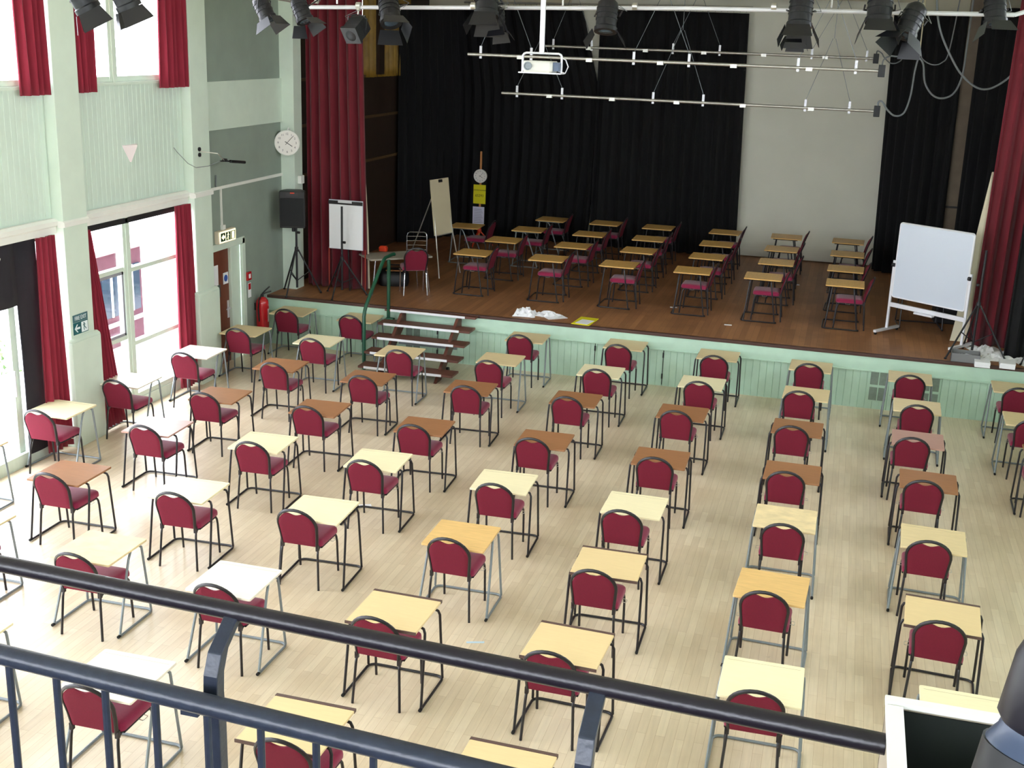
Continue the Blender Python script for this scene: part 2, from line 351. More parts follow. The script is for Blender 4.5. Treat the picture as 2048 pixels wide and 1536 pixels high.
# wall between the last pillar and the proscenium
m = MB()
m.bbox((XW-.2, 15.9, 0), (XW-.06, 15.98, ZC)); m.bbox((XW-.2, 15.98, 1.95), (XW, 17.25, 2.8)); m.bbox((XW-.2, 17.25, 0), (XW, 18.7, 2.8)); m.bbox((XW-.2, 15.9, 2.8), (XW, 18.7, ZC))
o = m.build('wall_corner', M_SAGE); structure(o, 'sage grey wall around the brown door and fire extinguisher', 'wall')
m = MB(); m.bbox((XW-.01, 15.9, 3.69), (XW+.035, 18.7, 4.40)); o = m.build('trim_3', M_GREEN, bevel=.004); structure(o, 'pale green band across the grey corner wall', 'wall band')
# proscenium pier
m = MB(); m.bbox((XW-.2, 18.65, 0), (-9.0, 18.95, ZC)); o = m.build('wall_proscenium_pier', M_GREEN, bevel=.005); structure(o, 'pale green pier between the corner wall and red stage curtain', 'wall pier')
m = MB(); m.bbox((XR-.15, 18.65, 0), (XR+.2, 18.95, ZC)); o = m.build('wall_proscenium_right', M_FASCIA); structure(o, 'right proscenium pier at the edge of the stage', 'wall pier')
m = MB(); m.bbox((-9.0, 18.7, 6.15), (XR-.15, 18.95, ZC)); o = m.build('wall_proscenium_header', M_GREEN); structure(o, 'header beam over the stage opening', 'wall')
# brown door
e = empty('door_2', (XW, 16.55, 0)); structure(e, 'brown fire door with paper notice beside the pillar', 'door')
MB().bbox((-.1,-.62,0),(-.05,.28,1.86)).build('door_leaf', M_DOOR, e, bevel=.004)
f = MB(); f.bbox((-.12,.28,0),(.0,.34,1.95)); f.bbox((-.12,-.64,1.86),(.0,.7,1.95)); f.bbox((-.02,-.64,1.86),(.03,.7,1.97)); f.bbox((-.02,.62,0),(.03,.71,1.95)); f.bbox((-.1,.34,0),(-.03,.62,1.9))
f.build('door_frame', M_GREEN, e, bevel=.004)
h = MB(); h.bbox((-.05,.2,.72),(-.04,.25,1.0)); h.tube([(-.05,.225,.88),(0,.225,.88),(.0,.1,.88)], .011); h.build('door_handle', M_ALU, e)
MB().bbox((-.05,-.3,1.1),(-.044,0.0,1.3)).build('kick_panel', mat('dark_teal_panel', (60,82,84), .5), e)
n_ = MB().bbox((-.05,-.28,1.3),(-.042,-.06,1.62)).build('notice', M_PAPER, e)
s_ = MB().bbox((-.05,.1,1.28),(-.044,.25,1.46)).build('door_sign', M_PAPER, e); MB().lathe([(.055,0),(.055,.003)], (-.044,.175,1.37), (1,0,0)).build('sign_disc', M_BLUE, s_)
# right wall with upper windows (outside the photo, lets the daylight in)
m = MB(); m.bbox((XR, HALL_Y0, 0), (XR+.2, 18.9, 4.3)); m.bbox((XR, HALL_Y0, 6.2), (XR+.2, 18.9, ZC)); m.bbox((XR, 18.9, 0), (XR+.2, YB, ZC))
for y in (-4, -.9, 2.1, 5.2, 8.3, 11.3, 14.4, 17.5): m.bbox((XR, y, 4.3), (XR+.2, y+(1.5 if y < 17 else 1.4), 6.2))
o = m.build('wall_right', M_GREEN); structure(o, 'pale green right wall with upper windows', 'wall')
for y in (-2.5, .6, 3.6, 6.7, 9.8, 12.8, 15.9):
    yb = y+1.6; e = empty('window_6', (XR+.1, (y+yb)/2, 4.3)); structure(e, 'upper window in the right wall, outside the photo, %.0f metres from the rear' % (y+4), 'window')
    q = MB(); q.bbox((-.04,-.8,0),(.04,-.74,1.9)); q.bbox((-.04,.74,0),(.04,.8,1.9)); q.bbox((-.04,-.03,0),(.04,.03,1.9)); q.build('window_frame', M_GREEN, e)
    MB().bbox((.01,-.78,.02),(.016,.78,1.88)).build('pane', GLASS, e)
    portal((XR+.22, (y+yb)/2, 5.25), (0, PI/2, 0), 1.9, 1.6)

# ------------------------------------------------------------------ stage
o = MB().bbox((XW, SY, SZ-.05), (XR, YB, SZ)).build('floor_stage', M_STAGE); structure(o, 'dark brown boarded stage floor', 'stage floor')
m = MB(); m.bbox((XW, SY-.05, SZ-.045), (XR, SY+.02, SZ+.004)); o = m.build('trim_4', mat('dark_stage_lip', (72,44,36), .5), bevel=.008); structure(o, 'dark wooden lip along the stage edge', 'stage edge')
m = MB(); m.bbox((XW, SY-.035, .6), (XR, SY+.02, SZ-.04)); m.bbox((XW, SY-.05, .585), (XR, SY+.02, .605)); o = m.build('trim_5', M_FASCIA, bevel=.003); structure(o, 'pale mint fascia board below the stage edge', 'stage fascia')
x = XW; rows = []
while x < XR:
    for dx, dy in ((0,.008),(.006,0),(.1,0),(.106,.008)): rows.append(((x+dx, SY+dy, 0), (x+dx, SY+dy, .6)))
    x += .106
m = MB(); m.grid(rows); m.bbox((XW, SY+.012, 0), (XR, SY+.1, .6)); o = m.build('wall_stage_front', M_FASCIA); structure(o, 'mint green boarded front of the stage', 'stage front')
for i, (xa, nm) in enumerate(((-6.2,'behind the steps'), (-4.95,'just right of the steps'), (-3.56,'in the middle of the stage front'), (-2.47,'right of the middle of the stage front'))):
    m = MB(); m.bbox((xa-.005, SY-.006, .02), (xa+.005, SY+.01, .585)); o = m.build('trim_6', mat('dark_gap', (40,52,44), .8)); structure(o, 'dark joint of a store hatch %s' % nm, 'hatch joint')
    for zz in (.16, .5):
        h = MB(); h.lathe([(.012,-.04),(.012,.04)], (xa, SY-.012, zz)); h.build('hinge', M_DKMET, o)
def vent(x0, z0, label):
    e = empty('vent', (x0, SY-.004, z0)); tag(e, label, 'vent')
    for i in range(2):
        for k in range(2): MB().bbox((i*.13, -.006, k*.24), (i*.13+.115, .006, k*.24+.2)).build('grille_block', M_GREYBLK, e)
    q = MB(); q.bbox((-.02,-.003,-.02),(.265,0,.46)); q.build('vent_plate', M_FASCIA, e)
vent(.655, .14, 'grey four-block vent in the stage front, left of the last chair column'); vent(1.39, .13, 'grey four-block vent in the stage front, behind the front right chair')
vent(-6.75, .14, 'grey four-block vent in the stage front, behind the steps')
# stage house
m = MB(); m.bbox((XW-.2, 18.95, SZ), (XW, YB, 4.38)); m.bbox((XW-.2, 18.95, 4.38), (XW, 22.2, ZC)); m.bbox((XW-.2, 24.6, 4.38), (XW, YB, ZC)); m.bbox((XW-.2, 22.2, 6.2), (XW, 24.6, ZC))
o = m.build('wall_stage_left', M_BROWNWALL); structure(o, 'dark brown panelled side wall of the stage', 'wall')
for i, z in enumerate((4.36, 3.58, 2.73)):
    m = MB(); m.bbox((XW-.01, 19.3, z-.03), (XW+.05, 25.5, z+.02)); o = m.build('trim_7', mat('brown_ledge', (96,72,44), .5)); structure(o, '%s brown ledge on the dark stage side wall' % ('top','middle','lowest')[i], 'ledge')
m = MB(); m.bbox((XW-.2, YB-.1, SZ), (XR+.2, YB+.1, ZC)); o = m.build('wall_stage_back', M_CREAM); structure(o, 'cream back wall of the stage', 'wall')
# outside the windows
o = MB().bbox((-60, -30, -.16), (XW-.3, 60, -.1)).build('ground', M_PAVE); structure(o, 'pale paving outside the windows', 'ground')
o = MB().bbox((-60,-60,-.3),(80,90,-.2)).build('ground_far', mat('dull_grass', (120,136,96), .9)); structure(o, 'grass around the building', 'ground')

# ================================================================== curtains
def curtain(name, m, top, bot, z0, z1, amp, pitch, label, cat='curtain', parent=None, flare=None, group=None, rows=10, seed=0):
    """pleated cloth hung from polyline top (plan) to polyline bot (plan)"""
    rnd = random.Random(seed)
    def sample(poly, t):
        L = [math.dist(poly[i], poly[i+1]) for i in range(len(poly)-1)]; d = t*sum(L)
        for i, l in enumerate(L):
            if d <= l or i == len(L)-1:
                s = d/l if l else 0; a, b = poly[i], poly[i+1]; nx, ny = -(b[1]-a[1])/l, (b[0]-a[0])/l
                return a[0]+(b[0]-a[0])*s, a[1]+(b[1]-a[1])*s, nx, ny
            d -= l
    Lt = max(sum(math.dist(top[i], top[i+1]) for i in range(len(top)-1)), sum(math.dist(bot[i], bot[i+1]) for i in range(len(bot)-1)))
    np_ = max(2, int(Lt/pitch)); n = np_*8
    ph = [rnd.uniform(.7, 1.25) for _ in range(np_+2)]
    R = []
    for k in range(rows+1):
        s = k/rows; row = []; e = s if flare is None else flare(s)
        for i in range(n+1):
            t = i/n; a = sample(top, t); b = sample(bot, t); q = t*np_; kk = int(q)
            am = amp*ph[min(kk, np_)]*(.65+.45*s); off = am*math.sin(2*PI*q) + .25*amp*math.sin(2*PI*(q*.37+s*.3))
            xx = a[0]+(b[0]-a[0])*e + off*(a[2]+(b[2]-a[2])*e); yy = a[1]+(b[1]-a[1])*e + off*(a[3]+(b[3]-a[3])*e)
            row.append((xx, yy, z1+(z0-z1)*s))
        R.append(row)
    o = MB().grid(R).build(name, m, parent, smooth=True)
    sd = o.modifiers.new('cloth_thickness', 'SOLIDIFY'); sd.thickness = .012
    if label: tag(o, label, cat, group)
    return o
cg = 'red window curtains'
curtain('window_curtain', M_REDW, [(-9.095,11.86),(-9.095,12.36)], [(-9.095,11.9),(-9.095,12.36)], 4.36, 6.4, .05, .12, 'red curtain of the upper window left of the first pillar', group=cg, seed=1)
curtain('window_curtain', M_REDW, [(-9.095,12.86),(-9.095,13.33)], [(-9.095,12.88),(-9.095,13.28)], 4.36, 6.4, .045, .11, 'red curtain of the upper window just right of the first pillar', group=cg, seed=2)
curtain('window_curtain', M_REDW, [(-9.095,14.86),(-9.095,15.46)], [(-9.095,14.8),(-9.095,15.46)], 4.36, 6.4, .045, .12, 'red curtain of the upper window left of the second pillar', group=cg, seed=3)
curtain('window_curtain', M_REDW, [(-9.11,11.97),(-9.11,12.3)], [(-9.09,11.9),(-9.09,12.33)], .06, 2.72, .04, .1, 'red floor-length curtain beside the black blind', group=cg, seed=4)
curtain('window_curtain', M_REDW, [(-9.11,12.88),(-9.11,13.0)], [(-9.03,12.92),(-9.03,13.4)], .06, 2.68, .03, .08, 'red floor-length curtain flaring out at the left of the tall lower window', group=cg, seed=5, flare=lambda s: s)
curtain('window_curtain', M_REDW, [(-9.11,15.06),(-9.11,15.42)], [(-9.05,14.95),(-9.08,15.45)], .06, 2.72, .04, .1, 'red floor-length curtain at the right of the tall lower window', group=cg, seed=6)
# blackout blind over the garden door: one cloth with a dropped side piece
e = empty('blackout_blind', (-9.19, 11.0, 0)); tag(e, 'black blackout cloth hanging over the garden door', 'blind')
def cloth(y0, y1, z0, z1, nm):
    rows = [[(.012*math.sin(y*9+z*2), y0+(y1-y0)*i/16, z) for i, y in [(i, y0+(y1-y0)*i/16) for i in range(17)]] for z in [z0+(z1-z0)*k/6 for k in range(7)]]
    o = MB().grid(rows).build(nm, M_BLIND, e, smooth=True); s = o.modifiers.new('cloth_thickness', 'SOLIDIFY'); s.thickness = .01
cloth(-1.15, .64, 1.98, 2.72, 'upper_cloth'); cloth(.64, 1.02, .12, 2.72, 'side_cloth')
h = MB(); h.tube([(.03,.33,2.62),(.05,.34,2.58),(.03,.34,2.54)], .006); h.build('cord_hook', M_ALU, e)

sg = 'stage curtains'
curtain('stage_curtain', M_RED, [(-9.0,19.12),(-8.0,19.12)], [(-9.0,19.12),(-7.86,19.1)], SZ+.01, 6.2, .075, .17, 'crimson stage curtain drawn to the left behind the loudspeaker', group=sg, seed=11)
lc = bpy.data.objects['stage_curtain']
l_ = MB(); l_.grid([[(-7.97-.02,19.13,z1), (-7.97+wd,19.16,z1)] for z1, wd in ((3.3,.0),(2.6,.06),(1.9,.1),(1.2,.12),(.87,.13))])
o = l_.build('lining', M_CREAM, lc); sd = o.modifiers.new('cloth_thickness','SOLIDIFY'); sd.thickness = .01
o['label'] = 'pale lining showing at the curtain edge'
rc = curtain('stage_curtain', M_RED, [(2.13,19.32),(3.05,19.32)], [(2.06,19.28),(3.0,19.32)], SZ+.01, 6.2, .075, .17, 'crimson stage curtain drawn to the right behind the whiteboard', group=sg, seed=12)
l_ = MB(); l_.grid([[(2.09+dx,19.36,z1), (2.09+dx+wd,19.38,z1)] for z1, dx, wd in ((3.5,-.02,.03),(2.8,-.09,.11),(2.0,-.16,.17),(1.2,-.24,.25),(.87,-.28,.29))])
o = l_.build('lining', M_CREAM, rc); sd = o.modifiers.new('cloth_thickness','SOLIDIFY'); sd.thickness = .01
curtain('masking_drape', M_BLACK, [(2.52,18.62),(3.3,18.6)], [(2.52,18.62),(3.3,18.6)], SZ+.01, 3.6, .05, .18, 'black masking drape in front of the right stage curtain', group='black stage drapes', seed=13)
bgp = 'black stage drapes'
curtain('backdrop_curtain', M_BLACK, [(-9.15,23.9),(-8.3,25.55),(-5.7,25.6)], [(-9.15,23.9),(-8.3,25.55),(-5.27,25.62)], SZ+.01, 5.75, .06, .22, 'black backdrop curtain left of the narrow gap', group=bgp, seed=14, flare=lambda s: min(1, s/.34) if s < .62 else 1-.28*((s-.62)/.38), rows=24)
curtain('backdrop_curtain', M_BLACK, [(-5.3,25.5),(-2.27,25.55)], [(-5.3,25.5),(-2.13,25.55)], SZ+.01, 5.8, .06, .22, 'black backdrop curtain between the gap and white cloth', group=bgp, seed=15, rows=24, flare=lambda s: min(1, s*1.0))
curtain('backdrop_curtain', M_BLACK, [(.53,25.55),(1.2,25.1),(1.85,24.75)], [(.66,25.35),(1.2,24.9),(1.9,24.7)], SZ+.01, 5.85, .07, .2, 'black wing curtain right of the white cloth', group=bgp, seed=16)
curtain('backdrop_curtain', M_BLACK, [(2.06,24.6),(2.6,24.2),(3.3,23.6)], [(2.1,24.6),(2.6,24.2),(3.3,23.6)], SZ+.01, 6.0, .06, .2, 'black wing curtain right of the brown post', group=bgp, seed=17)
o = MB().bbox((1.86,24.78,SZ),(2.12,24.9,6.2)).build('stage_post', mat('grey_brown_post', (112,98,82), .7, noise=.1, nscale=5)); tag(o, 'grey-brown vertical post between two black wing curtains', 'post')
MB().bbox((1.855,24.77,2.28),(2.125,24.78,2.32)).build('dark_band', M_DKMET, o)
# white cloth with a soft foot
rows = [[(x, 25.8+.015*math.sin(x*3)-(.0 if z > 1.2 else .06*(1-(z-.87)/.33)), z) for x in [-6.0+6.9*i/40 for i in range(41)]] for z in [.87+ (6.1-.87)*k/16 for k in range(17)]]
o = MB().grid(rows).build('cyclorama', M_CYC, smooth=True); sd = o.modifiers.new('cloth_thickness','SOLIDIFY'); sd.thickness = .01; tag(o, 'tall white backcloth hanging behind the stage', 'backcloth')
curtain('window_curtain', M_GOLD, [(-9.19,22.15),(-9.19,24.65)], [(-9.19,22.15),(-9.19,24.65)], 4.33, 6.3, .05, .2, 'gold curtain over the high window beside the stage', seed=18)
portal((-9.38, 23.4, 5.3), (0, -PI/2, 0), 1.8, 2.4)
o = MB().bbox((XW-.02,22.7,4.38),(XW+.16,22.95,6.2)).build('trim_8', M_BROWNWALL); structure(o, 'dark post in front of the gold curtain', 'post')
tr = MB(); tr.tube([(-8.3,25.55,5.86),(-2.2,25.55,5.92)], .02)
o = tr.build('track_or_shade_bar', M_STEEL); tag(o, 'steel track above the black backdrop curtains', 'curtain track')
hk = MB().tube([(0,0,0),(.008,0,-.05),(0,0,-.1)], .004, n=4).build('curtain_hook', M_DKMET, o)
for i in range(48):
    h = hk if i == 0 else hk.copy()
    if i: col.objects.link(h)
    xx = -8.2+i*.125; h.location = (xx, 25.55, 5.86+.06*(xx+8.3)/6.1)
o['label'] = 'steel track with hooks above the black backdrop curtains'

#OBJECTS#
# ================================================================== exam desks and chairs
def top_mesh(strip):
    m = MB(); m.loft([rr(.596,.596,.012,.690), rr(.6,.6,.014,.693), rr(.6,.6,.014,.706), rr(.594,.594,.012,.710)]); return m
def make_desk(top, frame):
    r = empty('exam_desk'); fm = M_TUBE if frame == 'black' else M_GREYTUBE; R = .0115
    t = top_mesh(0).build('tabletop', TOPS[top], r)
    if top == 'edged':
        MB().bbox((-.302,.272,.688),(.302,.304,.7125)).build('edge_strip', M_STRAP, r); MB().bbox((-.302,-.304,.688),(.302,-.296,.7115)).build('edge_strip', M_STRAP, r)
    elif top in ('cream','tan','dusk','white'):
        MB().bbox((-.27,.245,.7095),(.27,.2475,.7106)).build('pencil_groove', mat('pale_groove', (168,150,116), .7), r)
    for s in (-1, 1):
        if frame == 'black':
            near = [(s*.2,-.13,.679),(s*.275,-.135,.679),(s*.308,-.142,.668),(s*.322,-.15,.635),(s*.326,-.165,.55),(s*.335,-.25,.02)]
            far = [(s*.2,.19,.679),(s*.275,.19,.679),(s*.308,.192,.668),(s*.322,.195,.635),(s*.335,.25,.028)]
        else:
            near = [(s*.26,.09,.679),(s*.285,.05,.679),(s*.298,.015,.668),(s*.303,-.01,.64),(s*.308,-.04,.58),(s*.335,-.25,.02)]
            far = [(s*.27,.2,.684),(s*.3,.2,.676),(s*.303,.202,.65),(s*.335,.25,.028)]
        MB().tube(near, R, 8).build('leg', fm, r, smooth=True); MB().tube(far, R, 8).build('leg', fm, r, smooth=True)
        MB().tube([(s*.255,-.22,.679),(s*.255,.25,.679)], .01, 6).build('top_rail', fm, r, smooth=True)
        MB().lathe([(.012,-.02),(.014,-.018),(.014,.012),(.012,.014)], (s*.335,-.262,.017), (0,1,0), 10).build('rubber_foot', M_RUBBER, r)
    c = .065; pts = [(-.335,-.255,.0135),(-.335,.29-c,.0135)] + [(-.335+c-c*math.cos(a), .29-c+c*math.sin(a), .0135) for a in (PI/8,PI/4,3*PI/8)] + [(-.335+c,.29,.0135),(.335-c,.29,.0135)] + \
          [(.335-c+c*math.sin(a), .29-c+c*math.cos(a), .0135) for a in (PI/8,PI/4,3*PI/8)] + [(.335,.29-c,.0135),(.335,-.255,.0135)]
    MB().tube(pts, R, 8).build('floor_rail', fm, r, smooth=True)
    return r
def make_chair(legs='black'):
    r = empty('padded_chair'); lm = M_TUBE if legs == 'black' else M_CHROME
    W = .43; cy = .03
    s = MB(); s.loft([rr(W-.05,W-.05,.04,.418,6,0,cy), rr(W-.004,W-.004,.05,.43,6,0,cy), rr(W,W,.055,.45,6,0,cy), rr(W-.006,W-.006,.055,.472,6,0,cy), rr(W-.03,W-.03,.05,.486,6,0,cy), rr(W-.09,W-.09,.05,.495,6,0,cy), rr(W-.22,W-.22,.05,.499,6,0,cy)])
    s.build('seat', M_SEATRED_LIT, r, smooth=True)
    def lean(z): 
        q = (z-.43)/.41; return -.205-.055*q-.07*q*q
    # padded back with a wavy hand-hold notch
    def wid(z): return .168+.022*min(1, max(0, (z-.43)/.22))
    nu = 16; nv = 9; F = []; B = []
    def arch(u): return .66+.165*math.sqrt(max(0, 1-u*u))
    for k in range(nv+1):
        fr_, br_ = [], []
        for i in range(nu+1):
            u = -1+2*i/nu; u = math.copysign(min(abs(u), .985), u)
            topz = min(arch(u)-.006, .79+.014*math.cos(2*PI*u*.95)*-1 + (.0 if abs(u) < .5 else 0))
            z = .44+(topz-.44)*k/nv; ed = min(1, (1-abs(u))*9, k*1.6, (nv-k)*1.6)
            th = .012+.016*max(0, ed); y = lean(z); H = wid(z); fr_.append((u*H, y+th, z)); br_.append((u*H, y-th*.55, z))
        F.append(fr_); B.append(br_)
    m = MB(); m.grid(F); m.grid([list(reversed(q)) for q in B])
    n = nu+1
    edge = lambda G: G[0] + [q[-1] for q in G[1:]] + list(reversed(G[-1]))[1:] + [q[0] for q in reversed(G[1:-1])]
    ef, eb = edge(F), edge(B); o_ = len(m.v); m.v += ef+eb; L = len(ef)
    m.f += [(o_+i, o_+(i+1)%L, o_+L+(i+1)%L, o_+L+i) for i in range(L)]
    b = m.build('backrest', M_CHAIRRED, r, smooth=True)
    path = [(-.179,lean(.43),.43),(-.19,lean(.55),.55),(-.2,lean(.66),.66)] + [(-.2*math.cos(a), lean(.66+.18*math.sin(a)), .66+.18*math.sin(a)) for a in [PI*i/14 for i in range(1,14)]] + [(.2,lean(.66),.66),(.19,lean(.55),.55),(.179,lean(.43),.43)]
    MB().tube(path, .009, 8, rb=.015).build('back_frame', M_TUBE, r, smooth=True)
    for s_ in (-1, 1):
        MB().tube([(s_*.19,-.12,.42),(s_*.185,-.17,.417),(s_*.185,-.2,.395),(s_*.187,-.21,.35),(s_*.205,-.24,.0)], .0115, 8).build('leg', lm, r, smooth=True)
        MB().tube([(s_*.2,.14,.418),(s_*.2,.185,.413),(s_*.202,.205,.385),(s_*.205,.215,.33),(s_*.205,.24,.0)], .0115, 8).build('leg', lm, r, smooth=True)
        MB().tube([(s_*.2,-.15,.418),(s_*.2,.17,.418)], .0115, 8).build('seat_rail', M_TUBE, r, smooth=True)
        MB().bbox((s_*.182-.014,-.215,.395),(s_*.182+.014,-.185,.45)).build('bracket', M_TUBE, r)
        MB().tube([(s_*.21,.02,.42),(s_*.245,.02,.415),(s_*.25,.03,.415),(s_*.25,.075,.415),(s_*.245,.085,.415),(s_*.21,.085,.42)], .003, 5).build('linking_hook', M_STEEL, r)
    return r
PROTO = {}
def copy_tree(o, parent=None):
    c = o.copy(); col.objects.link(c)
    if parent: c.parent = parent
    for ch in KIDS[o.name]: copy_tree(ch, c)
    return c
KIDS = {}
def place(key, maker, loc, rz, label, cat, group):
    if key not in PROTO:
        o = maker(); PROTO[key] = o; 
        for q in [o]+list(o.children_recursive): KIDS[q.name] = list(q.children)
    else: o = copy_tree(PROTO[key])
    o.location = loc; o.rotation_euler = (0, 0, rz); tag(o, label, cat, group); return o
ORD = ['', 'first', 'second', 'third', 'fourth', 'fifth', 'sixth', 'seventh', 'eighth', 'ninth']
COLW = {'cream': 'cream', 'white': 'off-white', 'tan': 'tan', 'orange': 'orange-beech', 'worn': 'worn beech', 'brown': 'brown wood', 'pink': 'pinkish brown', 'edged': 'dark-edged tan'}
# (column from the windows, row from the stage, desk x, y, turn, top, frame, chair x, chair y)
FLOOR = [
 (1,1,-8.59,17.66,.03,'tan','grey',-8.52,17.51),(1,2,-8.664,16.16,.03,'tan','grey',-8.6,16.04),(1,3,-8.68,14.765,.02,'white','grey',-8.61,14.51),(1,4,-8.757,13.16,.02,'white','grey',-8.68,13.0),(1,5,-8.827,11.79,0,'cream','grey',-8.79,11.6),(1,6,-8.92,10.28,0,'tan','grey',-8.92,9.95),
 (2,1,-7.4,17.67,.03,'tan','grey',-7.4,17.53),(2,2,-7.394,16.056,.03,'cream','grey',-7.335,15.93),(2,3,-7.294,14.54,.05,'brown','black',-7.24,14.56),(2,4,-7.357,12.97,.05,'brown','black',-7.4,12.97),(2,5,-7.404,11.58,.03,'pink','black',-7.365,11.61),(2,6,-7.424,9.96,.02,'brown','black',-7.4,9.94),(2,7,-7.5,8.56,0,'tan','grey',-7.46,8.45),
 (3,2,-6.036,15.91,.03,'tan','grey',-5.93,15.82),(3,3,-5.942,14.45,.05,'brown','black',-5.89,14.41),(3,4,-5.971,12.945,.05,'brown','black',-5.99,12.94),(3,5,-6.023,11.57,.04,'cream','black',-6.0,11.5),(3,6,-6.045,10.0,.03,'cream','black',-6.0,9.89),(3,7,-6.066,8.49,0,'worn','grey',-6.04,8.37),(3,8,-6.15,6.76,0,'cream','grey',-6.1,6.6),
 (4,1,-4.521,17.5,.03,'tan','grey',-4.56,17.39),(4,2,-4.55,16.1,.03,'tan','grey',-4.56,15.78),(4,3,-4.509,14.5,.05,'brown','black',-4.485,14.51),(4,4,-4.533,12.68,.05,'brown','black',-4.555,12.83),(4,5,-4.603,11.5,.045,'cream','black',-4.62,11.4),(4,6,-4.607,9.99,.04,'cream','black',-4.695,9.91),(4,7,-4.63,8.31,.0,'white','grey',-4.62,8.25),(4,8,-4.659,6.64,0,'white','grey',-4.68,6.56),
 (5,1,-3.005,17.67,0,'tan','black',-3.02,17.41),(5,2,-3.051,16.02,.02,'cream','black',-3.045,15.93),(5,3,-3.085,14.53,.02,'brown','black',-3.13,14.54),(5,4,-3.066,12.78,.03,'brown','black',-3.13,12.82),(5,5,-3.127,11.36,.04,'cream','black',-3.13,11.24),(5,6,-3.113,9.87,.01,'orange','grey',-3.12,9.78),(5,7,-3.155,8.24,-.018,'edged','black',-3.175,8.15),(5,8,-3.176,6.47,-.01,'edged','black',-3.11,6.41),
 (6,1,-1.58,17.61,0,'tan','black',-1.585,17.34),(6,2,-1.623,15.99,0,'cream','black',-1.62,15.87),(6,3,-1.686,14.46,0,'brown','black',-1.72,14.48),(6,4,-1.679,12.66,.02,'brown','black',-1.7,12.68),(6,5,-1.709,11.2,.0,'cream','black',-1.755,11.0),(6,6,-1.68,9.735,.015,'edged','black',-1.735,9.58),(6,7,-1.69,8.16,-.04,'edged','black',-1.75,8.08),(6,8,-1.72,6.4,-.02,'edged','black',-1.74,6.3),
 (7,1,-.217,17.48,-.02,'tan','grey',-.225,17.46),(7,2,-.221,15.98,-.02,'tan','grey',-.3,15.95),(7,3,-.258,14.37,-.02,'brown','black',-.31,14.41),(7,4,-.232,12.71,-.01,'brown','black',-.29,12.77),(7,5,-.227,11.39,0,'worn','grey',-.23,11.21),(7,6,-.245,9.755,-.04,'orange','grey',-.275,9.66),(7,7,-.207,8.08,.005,'cream','grey',-.23,8.05),
 (8,1,1.173,17.4,-.03,'tan','grey',1.17,17.4),(8,2,1.206,15.97,-.03,'tan','grey',1.2,15.87),(8,3,1.156,14.46,-.03,'pink','black',1.08,14.5),(8,4,1.205,13.0,-.03,'brown','black',1.15,13.0),(8,5,1.17,11.36,-.038,'tan','grey',1.12,11.28),(8,6,1.155,9.69,-.06,'edged','black',1.13,9.6),(8,7,1.21,8.13,-.02,'cream','grey',1.2,7.9),
 (9,1,2.579,17.44,-.03,'tan','grey',2.58,17.27),(9,2,2.575,15.88,-.03,'tan','grey',2.57,15.75),(9,3,2.66,14.45,-.03,'brown','black',2.58,14.48)]
KT = 0
for c, r, dx, dy, rz, top, fr, cx, cy in FLOOR:
    gap = (dy-cy)-.075                       # the backrest stops at the desk edge
    if gap < 0: dy -= gap*.5; cy += gap*.5
    where = '%s row from stage, %s column from windows' % (ORD[r], ORD[c])
    place(('desk', top, fr), lambda: make_desk(top, fr), (dx, dy, 0), rz, '%s exam desk on %s legs, %s' % (COLW[top], fr, where), 'desk', 'exam desks on the hall floor')
    place('chair', make_chair, (cx, cy, 0), rz*.6+random.uniform(-.02,.02), 'red padded chair on black legs, %s' % where, 'chair', 'red chairs on the hall floor')
# stage: six files, four deep, all facing left
SX = [-5.97,-4.7,-3.54,-2.25,-1.04,.15]; SYS = [19.79,21.27,22.74,24.3]
STAGE = {(0,0):(-6.12,19.75),(0,1):(-6.02,21.28),(0,2):(-5.92,22.72),(0,3):(-5.83,24.26),(1,0):(-4.80,19.79),(2,0):(-3.56,19.8),(2,1):(-3.49,21.32),(2,3):(-3.6,24.27),(3,0):(-2.31,19.8),(4,0):(-1.15,19.79),(5,1):(.14,21.15)}
for i in range(6):
    for k in range(4):
        x, y = STAGE.get((i,k), (SX[i], SYS[k]))
        where = '%s row from edge, %s from left' % (ORD[k+1], ORD[i+1])
        fr = 'grey' if (i == 0 and k >= 2) else 'black'; rz = PI/2 + random.uniform(-.03,.03)
        place(('desk','dusk',fr), lambda: make_desk('dusk', fr), (x, y, SZ), rz, 'honey wood stage desk on %s legs, %s' % (fr, where), 'desk', 'exam desks on the stage')
        place('chair', make_chair, (x+.08+.02*((i+k)%3), y+random.uniform(-.03,.03), SZ), PI/2+random.uniform(-.03,.03), 'red padded chair on the stage, %s' % where, 'chair', 'red chairs on the stage')
place(('desk','dusk','grey'), lambda: make_desk('dusk','grey'), (-7.17, 22.55, SZ), PI/2+.05, 'honey wood desk alone at the back left of the stage, before the clock pole', 'desk', 'exam desks on the stage')
place('chair', make_chair, (-6.93, 22.6, SZ), PI/2-.03, 'red padded chair at the lone desk before the clock pole', 'chair', 'red chairs on the stage')
place(('desk','dusk','black'), lambda: make_desk('dusk','black'), (1.38, 20.3, SZ), .1, 'honey wood desk half hidden behind the whiteboard', 'desk', 'exam desks on the stage')

